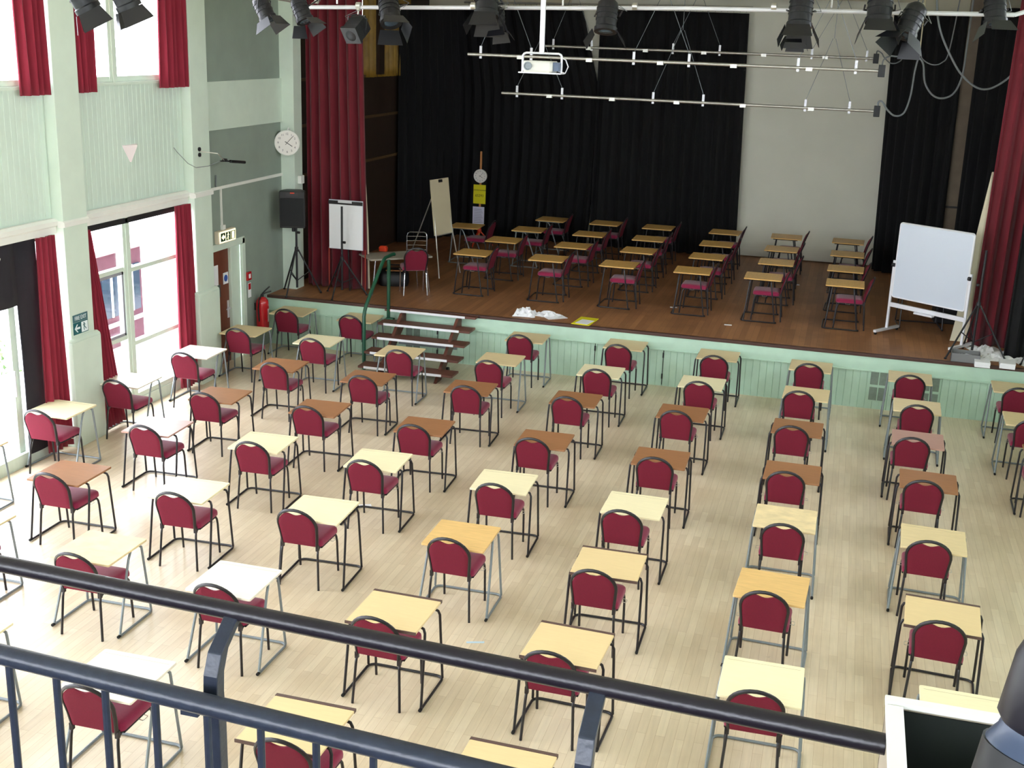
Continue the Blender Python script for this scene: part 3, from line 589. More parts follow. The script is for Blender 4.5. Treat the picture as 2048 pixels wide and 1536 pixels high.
# ================================================================== steps with handrail
e = empty('stage_steps', (-6.28, 17.4, 0)); tag(e, 'open wooden steps with white nosings up to the stage', 'steps')
TR = [(16.77,.17),(17.03,.34),(17.33,.51),(17.6,.68),(17.9,.845)]
for y, z in TR:
    y0 = y-17.4; d = .29 if z < .8 else .2
    t = MB().bbox((-.78, y0-.02, z-.035), (.78, y0+d, z)).build('tread', M_STEP, e, bevel=.004)
    MB().bbox((-.68, y0-.03, z-.034), (.6, y0-.016, z+.003)).build('nosing', M_NOSE, t)
for s in (-.48, .48):
    q = MB(); q.prism([(-.6,0),(-.36,0),(.62,.62),(.62,.8),(.45,.8)], lambda u,v,t: (s-.025+.05*t, u, v)); q.build('stringer', M_STEP, e, bevel=.004)
    h = MB(); h.lathe([(.045,-.02),(.045,.02)], (s+.04, -.1, .1), (1,0,0), 14); h.build('castor', M_DKMET, e)
MB().bbox((-.5,.4,.3),(.5,.43,.36)).build('cross_bar', M_GREYTUBE, e)
hr = MB(); hr.tube([(-.84,-.25,.0),(-.84,-.25,.86),(-.84,-.22,.95),(-.84,-.16,1.03),(-.8,.4,1.6),(-.795,.46,1.65),(-.79,.52,1.68),(-.76,.8,1.7),(-.76,.84,1.69)], .03, 10)
o = hr.build('handrail', M_RAILGREEN, e, smooth=True)
MB().tube([(-.72,.5,.62),(-.72,.5,1.66)], .03, 10).build('handrail_post', M_RAILGREEN, e, smooth=True)
MB().bbox((-.76,.46,.58),(-.62,.54,.7)).build('handrail_bracket', M_RAILGREEN, e, bevel=.01)

# ================================================================== things on the left wall
e = empty('fire_extinguisher', (-9.12, 17.6, .38)); tag(e, 'red fire extinguisher on the grey wall beside the stage', 'fire extinguisher')
MB().lathe([(.085,0),(.1,.01),(.106,.03),(.106,.43),(.096,.475),(.06,.52),(.03,.535)], (0,0,0), None, 24).build('cylinder', M_REDPAINT, e, smooth=True)
h = MB(); h.lathe([(.03,.53),(.028,.56),(.02,.58)]); h.tube([(0,0,.57),(.05,.03,.6),(.12,.09,.62)], .012); h.tube([(0,0,.58),(.05,.02,.64),(.1,.08,.7)], .012); h.build('valve_handle', M_PLASTIC, e)
MB().tube([(0,-.03,.56),(0,-.12,.5),(0,-.145,.36),(.0,-.13,.2),(0,-.118,.14)], .012).build('hose', M_RUBBER, e, smooth=True)
lb = MB(); lb.grid([[(.1072*math.cos(a), .1072*math.sin(a), z) for a in [-.2+.9*i/6 for i in range(7)]] for z in (.12,.34)]); lb.build('label', mat('pale_label', (224,190,190), .6, noise=.35, nscale=90), e)
MB().bbox((-.13,-.03,.3),(-.08,.03,.42)).build('wall_bracket', M_DKMET, e)
o = MB().bbox((XW,17.36,.93),(XW+.006,17.46,1.17)).build('extinguisher_sign', M_PAPER); tag(o, 'small red and white sign above the fire extinguisher', 'sign')
q = MB(); q.bbox((XW+.006,17.37,1.06),(XW+.008,17.45,1.16)); q.build('red_panel', M_REDPAINT, o)
e = empty('fire_call_point', (XW, 17.34, 1.3)); tag(e, 'red fire alarm call point right of the brown door', 'call point')
MB().bbox((0,-.07,-.07),(.05,.07,.07)).build('housing', M_REDPAINT, e, bevel=.006); MB().bbox((.05,-.03,-.035),(.053,.03,.035)).build('glass_panel', M_PAPER, e)
# lit exit sign with conduit
e = empty('exit_sign', (XW+.05, 16.6, 2.07)); tag(e, 'lit running-man exit sign above the brown door', 'exit sign')
MB().bbox((-.05,-.27,-.1),(.03,.27,.1)).build('housing', mat('cream_plastic', (236,222,200), .5), e, bevel=.012)
MB().bbox((.03,-.25,-.085),(.036,.25,.085)).build('lit_panel', M_LIT, e)
pn = MB()
for c_ in (-.15, .01, .16): pn.bbox((.036, c_-.07, -.065), (.038, c_+.07, .065))
pn = pn.build('green_tile', mat('dark_green_tile', (24,66,48), .5), e)
pic = MB()
pic.prism([(-.2,0),(-.14,.045),(-.14,.02),(-.1,.02),(-.1,-.02),(-.14,-.02),(-.14,-.045)], lambda u,v,t: (.038+.003*t, u, v))
pic.build('arrow', M_LIT, e)
def runner(y, z, s, x, par, m, mir=1):
    q = MB(); f = lambda u,v,t: (x+.003*t, y+mir*u*s, z+v*s)
    q.lathe([(.16*s,0),(.16*s,.003)], (x, y+mir*.12*s, z+.72*s), (1,0,0), 12)
    q.prism([(-.05,.1),(.18,.1),(.22,.55),(.0,.58)], f); q.prism([(-.05,.12),(.1,.12),(-.2,-.3),(-.5,-.62),(-.6,-.5),(-.3,-.2)], f)
    q.prism([(.04,.15),(.18,.12),(.32,-.3),(.2,-.8),(.08,-.78),(.17,-.3)], f); q.prism([(.15,.55),(.22,.45),(.5,.25),(.55,.35)], f); q.prism([(.02,.55),(.0,.42),(-.35,.3),(-.38,.4)], f)
    return q.build('running_figure', m, par)
runner(.0, -.005, .07, .0382, e, M_LIT)
MB().bbox((.038,.12,-.055),(.041,.2,.055)).build('doorway_mark', M_LIT, e)
e = empty('cable_conduit', (XW+.002, 16.5, 2.82)); tag(e, 'white cable conduit along the grey wall down to the exit sign', 'conduit')
MB().bbox((0,-.5,-.025),(.025,2.2,.02)).build('trunking', M_WHITE, e); MB().bbox((0,.04,-.6),(.02,.075,-.02)).build('drop_trunking', M_WHITE, e); MB().bbox((0,.03,-.68),(.04,.12,-.58)).build('junction_box', M_WHITE, e)
o = MB().bbox((-9.0,18.75,2.66),(-8.93,18.88,2.8)).build('sensor_box', M_WHITE, bevel=.01); tag(o, 'small white box at the end of the conduit beside the red curtain', 'box')
# fire exit sign on the pillar
e = empty('fire_exit_sign', (-9.05, 12.6, 1.58)); tag(e, 'green FIRE EXIT sign with left arrow on the pillar', 'sign')
MB().bbox((0,-.15,.015),(.006,.15,.11)).build('word_panel', mat('slate_sign', (70,110,116), .5), e); MB().bbox((0,-.15,-.14),(.006,.15,.01)).build('symbol_panel', M_SIGNG, e)
text('FIRE EXIT', .07, M_SIGNW, e, (.008,0,.062), R_ON_LEFT, sx=.82)
q = MB(); f = lambda u,v,t: (.006+.003*t, u-.075, v-.065)
q.prism([(-.055,0),(-.005,.05),(.015,.05),(-.02,.013),(.055,.013),(.055,-.013),(-.02,-.013),(.015,-.05),(-.005,-.05)], f); q.build('arrow', M_SIGNW, e)
MB().bbox((.006,.01,-.13),(.0075,.14,0)).build('doorway_mark', M_SIGNW, e); runner(.07, -.065, .06, .0078, e, M_SIGNG, -1)
# triangular wall light
e = empty('wall_light', (-9.2, 14.12, 3.55)); tag(e, 'white triangular wall light between the two pillars', 'wall light')
q = MB(); q.loft([[(0,-.17,.1),(.13,-.02,.1),(0,.17,.1)], [(0,-.165,.08),(.125,-.02,.08),(0,.165,.08)], [(0,-.01,-.13),(.015,0,-.13),(0,.01,-.13)]]); q.build('shade', mat('pinkish_white_shade', (238,226,228), .5), e)
# wall clock
def clock(name, loc, R, label, hour, minute, rad, rim_m):
    e = empty(name, loc); e.rotation_euler = R.to_euler(); tag(e, label, 'clock')   # local: face looks along +Z, 12 o'clock at +Y
    MB().lathe([(rad,-.05),(rad*1.02,-.03),(rad*1.02,0),(rad*.95,.006),(rad*.93,0)], n=36).build('rim', rim_m, e, smooth=True)
    MB().lathe([(rad*.94,-.004),(rad*.94,.001)], n=36).build('dial', M_CLOCK, e)
    I3 = Matrix.Identity(3)
    for k in range(1, 13):
        a = PI/2-2*PI*k/12; text(str(k), rad*.24, mat('grey_numeral', (70,66,72), .6), e, (rad*.72*math.cos(a), rad*.72*math.sin(a), .002), I3, 'numeral')
    for nm, a, l, w_ in (('hour_hand', 2*PI*(hour+minute/60)/12, .5, .05), ('minute_hand', 2*PI*minute/60, .78, .035)):
        d = PI/2-a; Rm = rotz(d); q = MB(); q.box(Rm @ Vector((rad*(l/2-.1), 0, .005 if nm == 'hour_hand' else .008)), (rad*(l+.2), rad*w_, .002), Rm); q.build(nm, M_PLASTIC, e)
    return e
Rc = Matrix.Rotation(.42, 3, 'Z') @ R_FACE_CAM
clock('wall_clock', (-9.06, 18.5, 3.36), Rc, 'large round white wall clock on the pier by the red curtain', 4, 7, .205, M_WHITE)
o = MB().tube([(-9.06,18.65,3.56),(-9.06,18.56,3.6),(-9.06,18.52,3.56)], .012).build('bracket', M_WHITE, bpy.data.objects['wall_clock'])
o.parent = None; o.location = (0,0,0); o.name = 'clock_bracket'; tag(o, 'small white bracket holding the wall clock', 'bracket')
# microphone on its arm
e = empty('microphone', (-9.05, 15.75, 3.45)); tag(e, 'black gun microphone on a thin arm beside the second pillar', 'microphone')
MB().tube([(0,-.12,.0),(.26,-.05,-.02),(.28,.1,-.13)], .007).build('arm', M_STEEL, e)
MB().lathe([(.022,0),(.022,.44),(.016,.45)], (.28,.28,-.16), (0,.99,-.12), 14).build('foam_windshield', M_PLASTIC, e, smooth=True)
q = MB(); q.lathe([(.01,0),(.01,.3)], (.28,-.02,-.13), (0,.99,-.1), 10); q.lathe([(.025,-.03),(.025,.03)], (.28,.12,-.13), (1,0,0), 12); q.build('shock_mount', M_DKMET, e)
q = MB(); q.lathe([(.03,0),(.03,.02)], (0,-.12,.03), (1,0,0), 12); q.lathe([(.03,0),(.03,.02)], (0,-.12,-.05), (1,0,0), 12); q.build('wall_plate', M_DKMET, e)
MB().tube([(.28,-.02,-.13),(.15,-.12,-.2),(.02,-.25,-.22),(-.02,-.4,-.15),(-.12,-.52,.02),(-.14,-.56,.08)], .005, 6).build('cable', M_CABLE, e)
e2 = MB().tube([(XW+.01,16.42,2.83),(XW+.02,16.4,2.88),(XW+.03,16.4,3.02)], .012).build('cable_stub', M_CABLE); tag(e2, 'short cable stub above the conduit by the pillar', 'cable')

# ================================================================== things on the stage, left
def tripod(name, loc, hub, spread, top, turn, label, m=M_DKMET, extra=None):
    e = empty(name, loc, turn); tag(e, label, 'tripod stand')
    MB().tube([(0,0,.1),(0,0,top)], .019, 10).build('pole', m, e, smooth=True)
    MB().lathe([(.03,hub-.03),(.034,hub),(.03,hub+.05)], n=12).build('collar', m, e); 
    k_ = MB().lathe([(.022,0),(.022,.04)], (.02,-.02,hub+.3), (.7,-.7,0), 10).build('knob', m, e)
    for i in range(3):
        a = 2*PI*i/3; d = Vector((math.cos(a), math.sin(a), 0)); p0 = d*.03+Vector((0,0,hub)); p1 = d*spread+Vector((0,0,.012))
        l = MB().tube([p0, p1], .0135, 8).build('leg', m, e, smooth=True); MB().lathe([(.02,-.012),(.02,.01)], p1, None, 10).build('rubber_foot', M_RUBBER, l)
        MB().tube([(0,0,.22), p0.lerp(p1, .5)], .008, 6).build('brace', m, e)
    return e
tripod('speaker_stand', (-8.85,18.36,SZ), .75, .4, 1.14, .5, 'black tripod stand under the loudspeaker by the green pier')
e = empty('loudspeaker', (-8.9,18.36,1.99), .35); tag(e, 'black loudspeaker on a tripod at the left end of the stage', 'loudspeaker')
q = MB(); q.prism([(-.21,-.17),(.21,-.17),(.21,.02),(.12,.17),(-.12,.17),(-.21,.02)], lambda u,v,t: (u,v,.61*t)); q.build('cabinet', M_PLASTIC, e, bevel=.012)
MB().bbox((-.19,-.185,.03),(.19,-.168,.5)).build('grille', M_GRILLE, e, bevel=.006); MB().bbox((-.1,-.18,.53),(.1,-.168,.58)).build('horn_panel', M_DKMET, e); MB().bbox((-.03,-.186,.575),(.04,-.17,.595)).build('badge', M_ORANGE, e)
MB().lathe([(.03,-.08),(.03,0)], (0,0,0), None, 12).build('stand_socket', M_DKMET, e)
# flipchart with red legs
e = empty('flipchart', (-8.12,18.78,SZ)); tag(e, 'white flipchart on red legs in front of the red curtain', 'flipchart')
MB().bbox((-.31,-.02,.75),(.31,0,1.59)).build('board', M_BOARD, e, bevel=.005)
MB().bbox((-.30,-.03,.76),(.30,-.02,1.52)).build('paper_pad', M_PAPER, e); MB().bbox((-.31,-.045,1.515),(.31,-.02,1.575)).build('clamp_bar', M_DKMET, e, bevel=.004); MB().bbox((-.13,-.05,1.545),(.12,-.045,1.59)).build('clamp_label', M_ALU, e)
for s in (-.33,.34): MB().tube([(s,.02,0),(s,.02,.76)], .012).build('leg', mat('dull_red_leg', (150,44,30), .5), e)
MB().tube([(0,.15,0),(0,.02,1.4)], .012).build('rear_leg', M_DKMET, e)
tripod('speaker_stand', (-8.08,18.5,SZ), .62, .42, 1.52, .52, 'bare black tripod stand standing in front of the flipchart')
# table, two chairs, bag
e = empty('side_table', (-7.42,19.3,SZ), .74); tag(e, 'grey-topped table with splayed chrome legs left on the stage', 'table')
MB().loft([rr(1.14,.6,.03,.6), rr(1.15,.61,.03,.605), rr(1.15,.61,.03,.625), rr(1.14,.6,.03,.63)]).build('tabletop', M_GREYTOP, e)
for sx_ in (-1,1):
    for sy_ in (-1,1): MB().tube([(sx_*.46,sy_*.24,.6),(sx_*.53,sy_*.27,0)], .013).build('leg', M_CHROME, e, smooth=True)
place('chair_chrome', lambda: make_chair('chrome'), (-7.06,19.24,SZ), .5, 'red padded chair with chrome legs at the grey-topped table', 'chair', 'red chairs on the stage')
e = empty('slat_back_chair', (-7.36,20.2,SZ), PI+.35); tag(e, 'chrome chair with slatted back and wooden seat behind the grey table', 'chair')
MB().tube([(-.18,-.16,0),(-.18,-.18,.8),(-.165,-.185,.85),(-.13,-.19,.87),(.13,-.19,.87),(.165,-.185,.85),(.18,-.18,.8),(.18,-.16,0)], .0115).build('back_frame', M_CHROME, e, smooth=True)
for z in (.55,.63,.71,.79): MB().tube([(-.18,-.18,z),(0,-.21,z),(.18,-.18,z)], .006, 6).build('back_slat', M_CHROME, e)
MB().loft([rr(.38,.38,.04,.45,5,0,.02), rr(.39,.39,.04,.465,5,0,.02), rr(.37,.37,.04,.475,5,0,.02)]).build('seat', mat('dark_wood_seat', (110,60,36), .4), e)
for s in (-1,1): MB().tube([(s*.18,-.15,.44),(s*.18,.16,.44),(s*.182,.19,.42),(s*.185,.22,0)], .0115).build('leg', M_CHROME, e, smooth=True)
e = empty('holdall', (-7.62,19.75,SZ), .3); tag(e, 'black bag with a tan flap under the grey table', 'bag')
MB().loft([rr(.5,.34,.1,0), rr(.54,.38,.12,.06), rr(.52,.36,.12,.2), rr(.44,.26,.1,.27), rr(.3,.12,.05,.3)]).build('bag_body', M_PLASTIC, e, smooth=True)
MB().tube([(-.16,0,.28),(-.1,.0,.36),(.1,.0,.36),(.16,0,.28)], .012).build('handle', M_RUBBER, e); MB().bbox((-.14,-.15,.27),(.16,.08,.285)).build('flap', M_WOOD, e, bevel=.005)
o = MB().loft([rr(.14,.1,.03,0), rr(.15,.11,.03,.06), rr(.11,.08,.03,.09)]).build('red_box', M_ORANGE); o.location = (-7.75,19.55,SZ+.63); tag(o, 'small red-orange box on the grey-topped table', 'box')
# easel seen nearly edge-on
e = empty('easel', (-7.25,21.05,SZ), 1.32); tag(e, 'beige display board on a thin steel easel seen edge-on', 'easel')
Rl = Matrix.Rotation(-.12, 3, 'X'); MB().box((0,-.06,1.27), (.6,.02,1.02), Rl).build('display_board', M_BEIGE, e); MB().box((0,-.02,1.74), (.09,.05,.05), Rl).build('top_clip', M_PLASTIC, e)
for s in (-1,1): MB().tube([(s*.36,-.28,0),(s*.2,.02,1.66)], .011).build('leg', M_STEEL, e)
MB().tube([(0,.75,.0),(0,.05,1.66)], .011).build('rear_leg', M_STEEL, e); MB().tube([(-.26,-.13,.76),(.26,-.13,.76)], .012).build('ledge', M_STEEL, e)
# clock stand with notices
e = empty('notice_pole', (-7.46,24.35,SZ)); tag(e, 'wooden pole on an orange foot carrying a clock and two notices', 'pole')
MB().bbox((-.02,-.012,.1),(.02,.012,2.0)).build('pole', M_WOOD, e, bevel=.003)
for a in (0.35, 2.45, 4.5): MB().tube([(0,0,.34),(.3*math.cos(a),.3*math.sin(a),.015)], .016).build('leg', M_ORANGE, e)
MB().lathe([(.04,.28),(.05,.32),(.03,.42)], n=12).build('hub', M_ORANGE, e)
clock('round_clock', (-7.46,24.31,2.34), R_FACE_CAM, 'round white clock fixed to the wooden pole at the back of the stage', 4, 7, .14, M_WHITE)
o = MB().bbox((-.135,0,-.2),(.135,.004,.2)).build('yellow_notice', M_YELLOW); o.location = (-7.47,24.33,1.955); tag(o, 'yellow centre number notice on the wooden pole', 'notice')
ink = mat('dark_ink', (70,58,10), .8)
text('CENTRE NUMBER', .036, ink, o, (0,-.002,.085), R_FACE_CAM); text('65293', .075, ink, o, (0,-.002,-.03), R_FACE_CAM)
o = MB().bbox((-.13,0,-.2),(.125,.004,.2)).build('white_notice', mat('lilac_white_paper', (216,214,236), .8)); o.location = (-7.48,24.33,1.49); tag(o, 'white printed notice below the yellow one on the wooden pole', 'notice')
q = MB()
for k in range(9): q.bbox((-.1, -.001, .14-k*.035), (.08+.015*((k*7)%3-1), 0, .152-k*.035))
q.build('print_lines', mat('faint_print', (164,160,186), .8), o)

# paper on the stage edge
def crumple(name, loc, w_, d_, h_, seed, m, label, cat='paper', rz=0, group=None):
    rnd = random.Random(seed); n = 9
    rows = [[((i/n-.5)*w_+rnd.uniform(-.01,.01), (k/n-.5)*d_+rnd.uniform(-.01,.01), .004+h_*max(0, rnd.uniform(-.1,1))*math.sin(PI*i/n)**.5*math.sin(PI*k/n)**.5) for i in range(n+1)] for k in range(n+1)]
    o = MB().grid(rows).build(name, m); o.location = loc; o.rotation_euler = (0,0,rz); s = o.modifiers.new('paper_thickness','SOLIDIFY'); s.thickness = .003
    return tag(o, label, cat, group)
crumple('crumpled_paper', (-4.82,18.42,SZ), .36,.4,.15, 3, M_PAPER, 'tall crumpled white paper on the stage edge, left of two', rz=.1)
crumple('crumpled_paper', (-4.46,18.5,SZ), .4,.3,.09, 4, M_PAPER, 'flatter crumpled white paper on the stage edge, right of two', rz=-.2)
o = MB().bbox((-.17,-.15,0),(.17,.15,.006)).build('paper_sheet', M_PAPER); o.location = (-4.34,18.45,SZ); o.rotation_euler = (0,0,.7); tag(o, 'flat white sheet under the crumpled paper on the stage edge', 'paper')
o = MB().bbox((-.15,-.27,0),(.15,.27,.012)).build('yellow_folder', M_YELLOW, bevel=.004); o.location = (-3.8,18.33,SZ); o.rotation_euler = (0,0,-.08); tag(o, 'yellow folder lying near the stage edge', 'folder')
o = MB().bbox((-.105,-.148,0),(.105,.148,.004)).build('paper_sheet', M_PAPER); o.location = (-3.79,18.25,SZ+.012); o.rotation_euler = (0,0,-.2); tag(o, 'white sheet lying on the yellow folder', 'paper')
for i, (x, y, rz, lb) in enumerate(((-1.6,19.06,.1,'white paper scrap alone at the front of the stage'), (-.72,23.0,.4,'white paper scrap under the desks near the white backcloth'), (-2.62,20.0,.2,'white paper scrap under a front-row stage desk'))):
    o = MB().bbox((-.06,-.03,0),(.06,.03,.004)).build('paper_scrap', M_PAPER); o.location = (x,y,SZ); o.rotation_euler = (0,0,rz); tag(o, lb, 'paper scrap')
o = MB().bbox((-.1,-.04,0),(.1,.04,.004)).build('paper_scrap', M_PAPER); o.location = (-4.92,11.81,0); o.rotation_euler = (0,0,.5); tag(o, 'white paper slip on the hall floor under a desk', 'paper scrap')
o = MB().bbox((-.08,-.012,0),(.08,.012,.003)).build('paper_scrap', mat('pale_blue_slip', (186,214,232), .7)); o.location = (-2.75,9.2,0); o.rotation_euler = (0,0,.35); tag(o, 'pale blue slip on the hall floor between columns', 'paper scrap')

# ================================================================== things on the stage, right
e = empty('mobile_whiteboard', (1.4,19.25,SZ), -.6); tag(e, 'mobile whiteboard on castors at the right of the stage', 'whiteboard')
MB().loft([[(p[0],-.012,p[1]) for p in [(q[0],q[1]) for q in rr(1.24,1.16,.03,0)]], [(p[0],.012,p[1]) for p in rr(1.24,1.16,.03,0)]]).build('board', M_BOARD, e).location = (0,0,1.18)
fr_ = MB(); ring = rr(1.25,1.17,.035,0); fr_.tube([(p[0],0,p[1]) for p in ring]+[(ring[0][0],0,ring[0][1])], .015, 8, caps=False); o = fr_.build('board_frame', M_ALU, e, smooth=True); o.location = (0,0,1.18)
for s in (-1,1):
    MB().bbox((s*.655-.02,-.015,.06),(s*.655+.02,.015,1.17)).build('upright', M_ALU, e, bevel=.004)
    MB().bbox((s*.655-.025,-.33,.04),(s*.655+.025,.33,.08)).build('foot', M_ALU, e, bevel=.004)
    for t in (-.3,.3): MB().lathe([(.025,-.012),(.025,.012)], (s*.655,t,.025), (1,0,0), 12).build('castor', M_RUBBER, e)
    MB().lathe([(.03,0),(.03,.04)], (s*.63,-.03,1.1), (s,0,0), 10).build('pivot_knob', M_PLASTIC, e)
MB().bbox((-.655,-.02,.43),(.655,.02,.5)).build('cross_rail', M_ALU, e, bevel=.004); MB().bbox((-.16,-.1,.41),(.16,-.02,.44)).build('pen_tray', M_ALU, e, bevel=.004)
tripod('speaker_stand', (2.06,18.5,SZ), .78, .5, 1.6, -2.45, 'black tripod stand at the right end of the stage, beside the whiteboard')
tripod('speaker_stand', (2.98,18.33,SZ), .78, .26, 1.6, -2.9, 'black tripod stand at the right edge of the photo, mostly cut off')
e = empty('equipment_case', (1.85,20.85,SZ), .1); tag(e, 'black equipment case on the stage behind the whiteboard', 'case')
MB().bbox((-.22,-.2,0),(.22,.2,.5)).build('case_body', M_PLASTIC, e, bevel=.02); MB().tube([(-.1,0,.5),(-.08,0,.54),(.08,0,.54),(.1,0,.5)], .012).build('handle', M_RUBBER, e)
e = empty('plastic_tray', (1.95,18.2,SZ), -.06); tag(e, 'grey plastic tray of papers at the right of the stage edge', 'tray')
q = MB(); q.bbox((-.2,-.14,0),(.2,.14,.01))
for lo, hi in (((-.2,-.14,0),(.2,-.13,.13)),((-.2,.13,0),(.2,.14,.13)),((-.2,-.14,0),(-.19,.14,.13)),((.19,-.14,0),(.2,.14,.13))): q.bbox(lo, hi)
q.build('tray_body', mat('grey_tray_plastic', (120,120,122), .4), e); crumple('paper_heap', (0,0,.03), .34,.22,.09, 8, M_PAPER, '', 'paper'); o = bpy.data.objects['paper_heap']; o.parent = e
for k in ('label','category'):
    if k in o: del o[k]
for x, y, rz, lb in ((2.17,18.02,-.06,'white paper stack on the stage edge right of the grey tray'), (2.52,18.08,-.1,'white paper stack on the stage edge, nearest the right end')):
    q = MB()
    for k in range(7): q.box((random.uniform(-.004,.004), random.uniform(-.004,.004), .006+k*.011), (.21,.29,.0105), rotz(random.uniform(-.03,.03)))
    o = q.build('paper_stack', M_PAPER); o.location = (x,y,SZ); o.rotation_euler = (0,0,rz); tag(o, lb, 'paper stack')
for i, (x, y, w_, d_, rz, lb) in enumerate(((2.3,19.0,.5,.42,.3,'crumpled white sheet at the back of the paper heap'), (2.62,18.75,.5,.4,-.3,'crumpled white sheet at the right of the paper heap'), (2.36,18.5,.42,.36,.1,'crumpled white sheet at the front of the paper heap'), (2.85,18.45,.4,.4,.5,'crumpled white sheet at the right edge of the photo'))):
    crumple('crumpled_paper', (x,y,SZ), w_, d_, .08, 20+i, M_PAPER, lb, rz=rz)
o = MB().bbox((-.16,-.12,0),(.16,.12,.012)).build('yellow_folder', M_YELLOW); o.location = (2.1,18.55,SZ); o.rotation_euler = (.0,0,.5); tag(o, 'yellow folder in the paper heap right of the whiteboard', 'folder')

# ================================================================== hanging bars over the stage
def hung_bar(y, z, x0, x1, drops, label, r=.025):
    e = empty('lighting_bar', ((x0+x1)/2, y, z)); tag(e, label, 'lighting bar', 'hanging bars over the stage'); ox = (x0+x1)/2
    MB().tube([(x0-ox,0,0),(x1-ox,0,0)], r, 12).build('bar', M_STEEL, e, smooth=True)
    b = MB().bbox((x1-ox,-.05,-.09),(x1-ox+.1,.05,.09)).build('connector_box', M_PLASTIC, e, bevel=.006)
    for xa, xb, zt in drops:
        for xx in (xa, xb):
            k = MB().bbox((xx-ox-.02,-.012,-.06),(xx-ox+.02,.012,.14)).build('hanger_plate', M_ALU, e)
            MB().tube([(xx-ox,0,.13), ((xa+xb)/2-ox+ (xx-(xa+xb)/2)*.06, 0, zt-z)], .005, 6).build('wire', M_GREYTUBE, k)
        xm = (xa+xb)/2-ox
        MB().tube([(xm,0,zt-z),(xm,0,ZC-z)], .005, 6).build('suspension_wire', M_GREYTUBE, e)
    for xx in [x0+.9+1.15*i for i in range(5)]:
        MB().bbox((xx-ox-.05,-.04,-.045),(xx-ox+.05,.04,.012)).build('socket_box', M_STEEL, e)
    return e
hung_bar(19.5, 4.89, -6.25, .27, [(-6.03,-5.17,5.95),(-3.48,-2.6,5.95),(-.92,-.06,5.95)], 'nearest steel bar hanging over the stage, level with the projector')
hung_bar(21.5, 4.2, -6.23, .3, [(-5.94,-5.1,5.15),(-3.45,-2.57,5.4),(-.83,-.1,5.35)], 'lowest steel bar hanging over the stage')
hung_bar(24.3, 5.03, -6.16, .22, [(-5.99,-5.2,6.1),(-3.57,-2.66,6.1),(-.91,.1,6.1)], 'rearmost steel bar hanging over the stage')
def cable(pts, label, r=.016):
    # smooth the polyline (Catmull-Rom)
    P_ = [Vector(p) for p in pts]; out = []
    for i in range(len(P_)-1):
        p0, p1, p2, p3 = P_[max(i-1,0)], P_[i], P_[i+1], P_[min(i+2,len(P_)-1)]
        for k in range(5):
            t = k/5; out.append(.5*((2*p1)+(p2-p0)*t+(2*p0-5*p1+4*p2-p3)*t*t+(3*p1-p0-3*p2+p3)*t**3))
    out.append(P_[-1]); o = MB().tube(out, r, 8).build('power_cable', M_CABLE, smooth=True); return tag(o, label, 'cable', 'cables at the right of the stage')
cable([(.36,21.5,4.27),(.36,21.5,4.35),(.42,21.5,4.36),(.52,21.5,4.23),(.65,21.5,4.14),(.79,21.5,4.2),(.86,21.5,4.49),(.88,21.5,4.89),(.92,21.5,5.08),(1.0,21.5,4.98),(1.06,21.5,4.7),(1.2,21.5,4.51),(1.37,21.5,4.46),(1.54,21.5,4.56),(1.63,21.5,4.85),(1.64,21.5,5.32),(1.64,21.5,6.2)], 'grey cable looping from the lowest bar in two big swags')
cable([(1.0,20.5,6.2),(1.07,20.5,5.75),(1.17,20.5,5.45),(1.33,20.5,5.16),(1.51,20.5,4.9),(1.72,20.5,4.72),(1.9,20.5,4.66),(2.09,20.5,4.73),(2.3,20.4,4.95),(2.5,20.2,5.4)], 'grey cable swag running behind the right red curtain')
cable([(.27,24.3,5.1),(.28,24.2,5.17),(.36,24.0,5.13),(.41,24,5.06),(.54,24,4.96),(.68,24,4.99),(.76,24,5.12),(.85,24,5.5),(.9,24,6.2)], 'grey cable rising from the rearmost bar', .012)
cable([(.32,19.5,4.97),(.33,19.6,5.05),(.42,19.8,5.11),(.57,20,5.12),(.75,20.3,5.3),(.85,20.5,6.2)], 'grey cable rising from the nearest bar', .012)
cable([(.9,21.55,5.21),(.98,21.55,5.07),(1.14,21.55,4.99),(1.29,21.55,5.03),(1.38,21.55,5.23),(1.45,21.55,6.2)], 'thin grey cable swag beside the knotted rope', .01)
o = MB().tube([(.9,21.5,6.6),(.92,21.5,5.1)], .01).build('rope', M_BEIGE); tag(o, 'pale rope holding up the grey cable loop', 'rope')

# ================================================================== projector
e = empty('projector', (-3.34,13.0,4.84)); tag(e, 'white ceiling projector in a tubular cradle', 'projector')
MB().loft([rr(.3,.28,.03,0), rr(.33,.3,.03,.02), rr(.33,.3,.03,.1), rr(.31,.28,.03,.12)]).build('body', mat('projector_grey', (206,206,200), .45), e)
MB().lathe([(.045,0),(.045,.02),(.036,.02),(.03,.005)], (-.1,-.15,.065), (0,-1,0), 20).build('vent_grille', M_GREYTUBE, e); MB().bbox((.165,-.1,.02),(.225,.1,.11)).build('side_panel', mat('blue_grey_panel', (80,96,122), .4), e)
MB().tube([(-.2,0,.0),(-.2,0,.17),(-.185,0,.19),(-.16,0,.2),(.2,0,.2),(.225,0,.19),(.235,0,.17),(.235,0,.0)], .012).build('cradle', M_ALU, e, smooth=True); MB().bbox((-.22,-.1,-.012),(.25,.1,0)).build('cradle_shelf', M_ALU, e)
MB().tube([(.01,0,.2),(.0,0,1.86)], .028, 12).build('drop_pole', M_ALU, e, smooth=True); MB().tube([(.01,.04,.2),(.0,.04,.75)], .008).build('pole_cable', M_CABLE, e)
MB().tube([(.02,0,.78),(.02,0,1.86)], .034, 12).build('pole_sleeve', M_DKMET, e)
MB().tube([(.235,0,.16),(.28,.0,.14),(.31,0,.07),(.28,0,.0),(.2,0,.02)], .007).build('cable_loop', M_ALU, e)

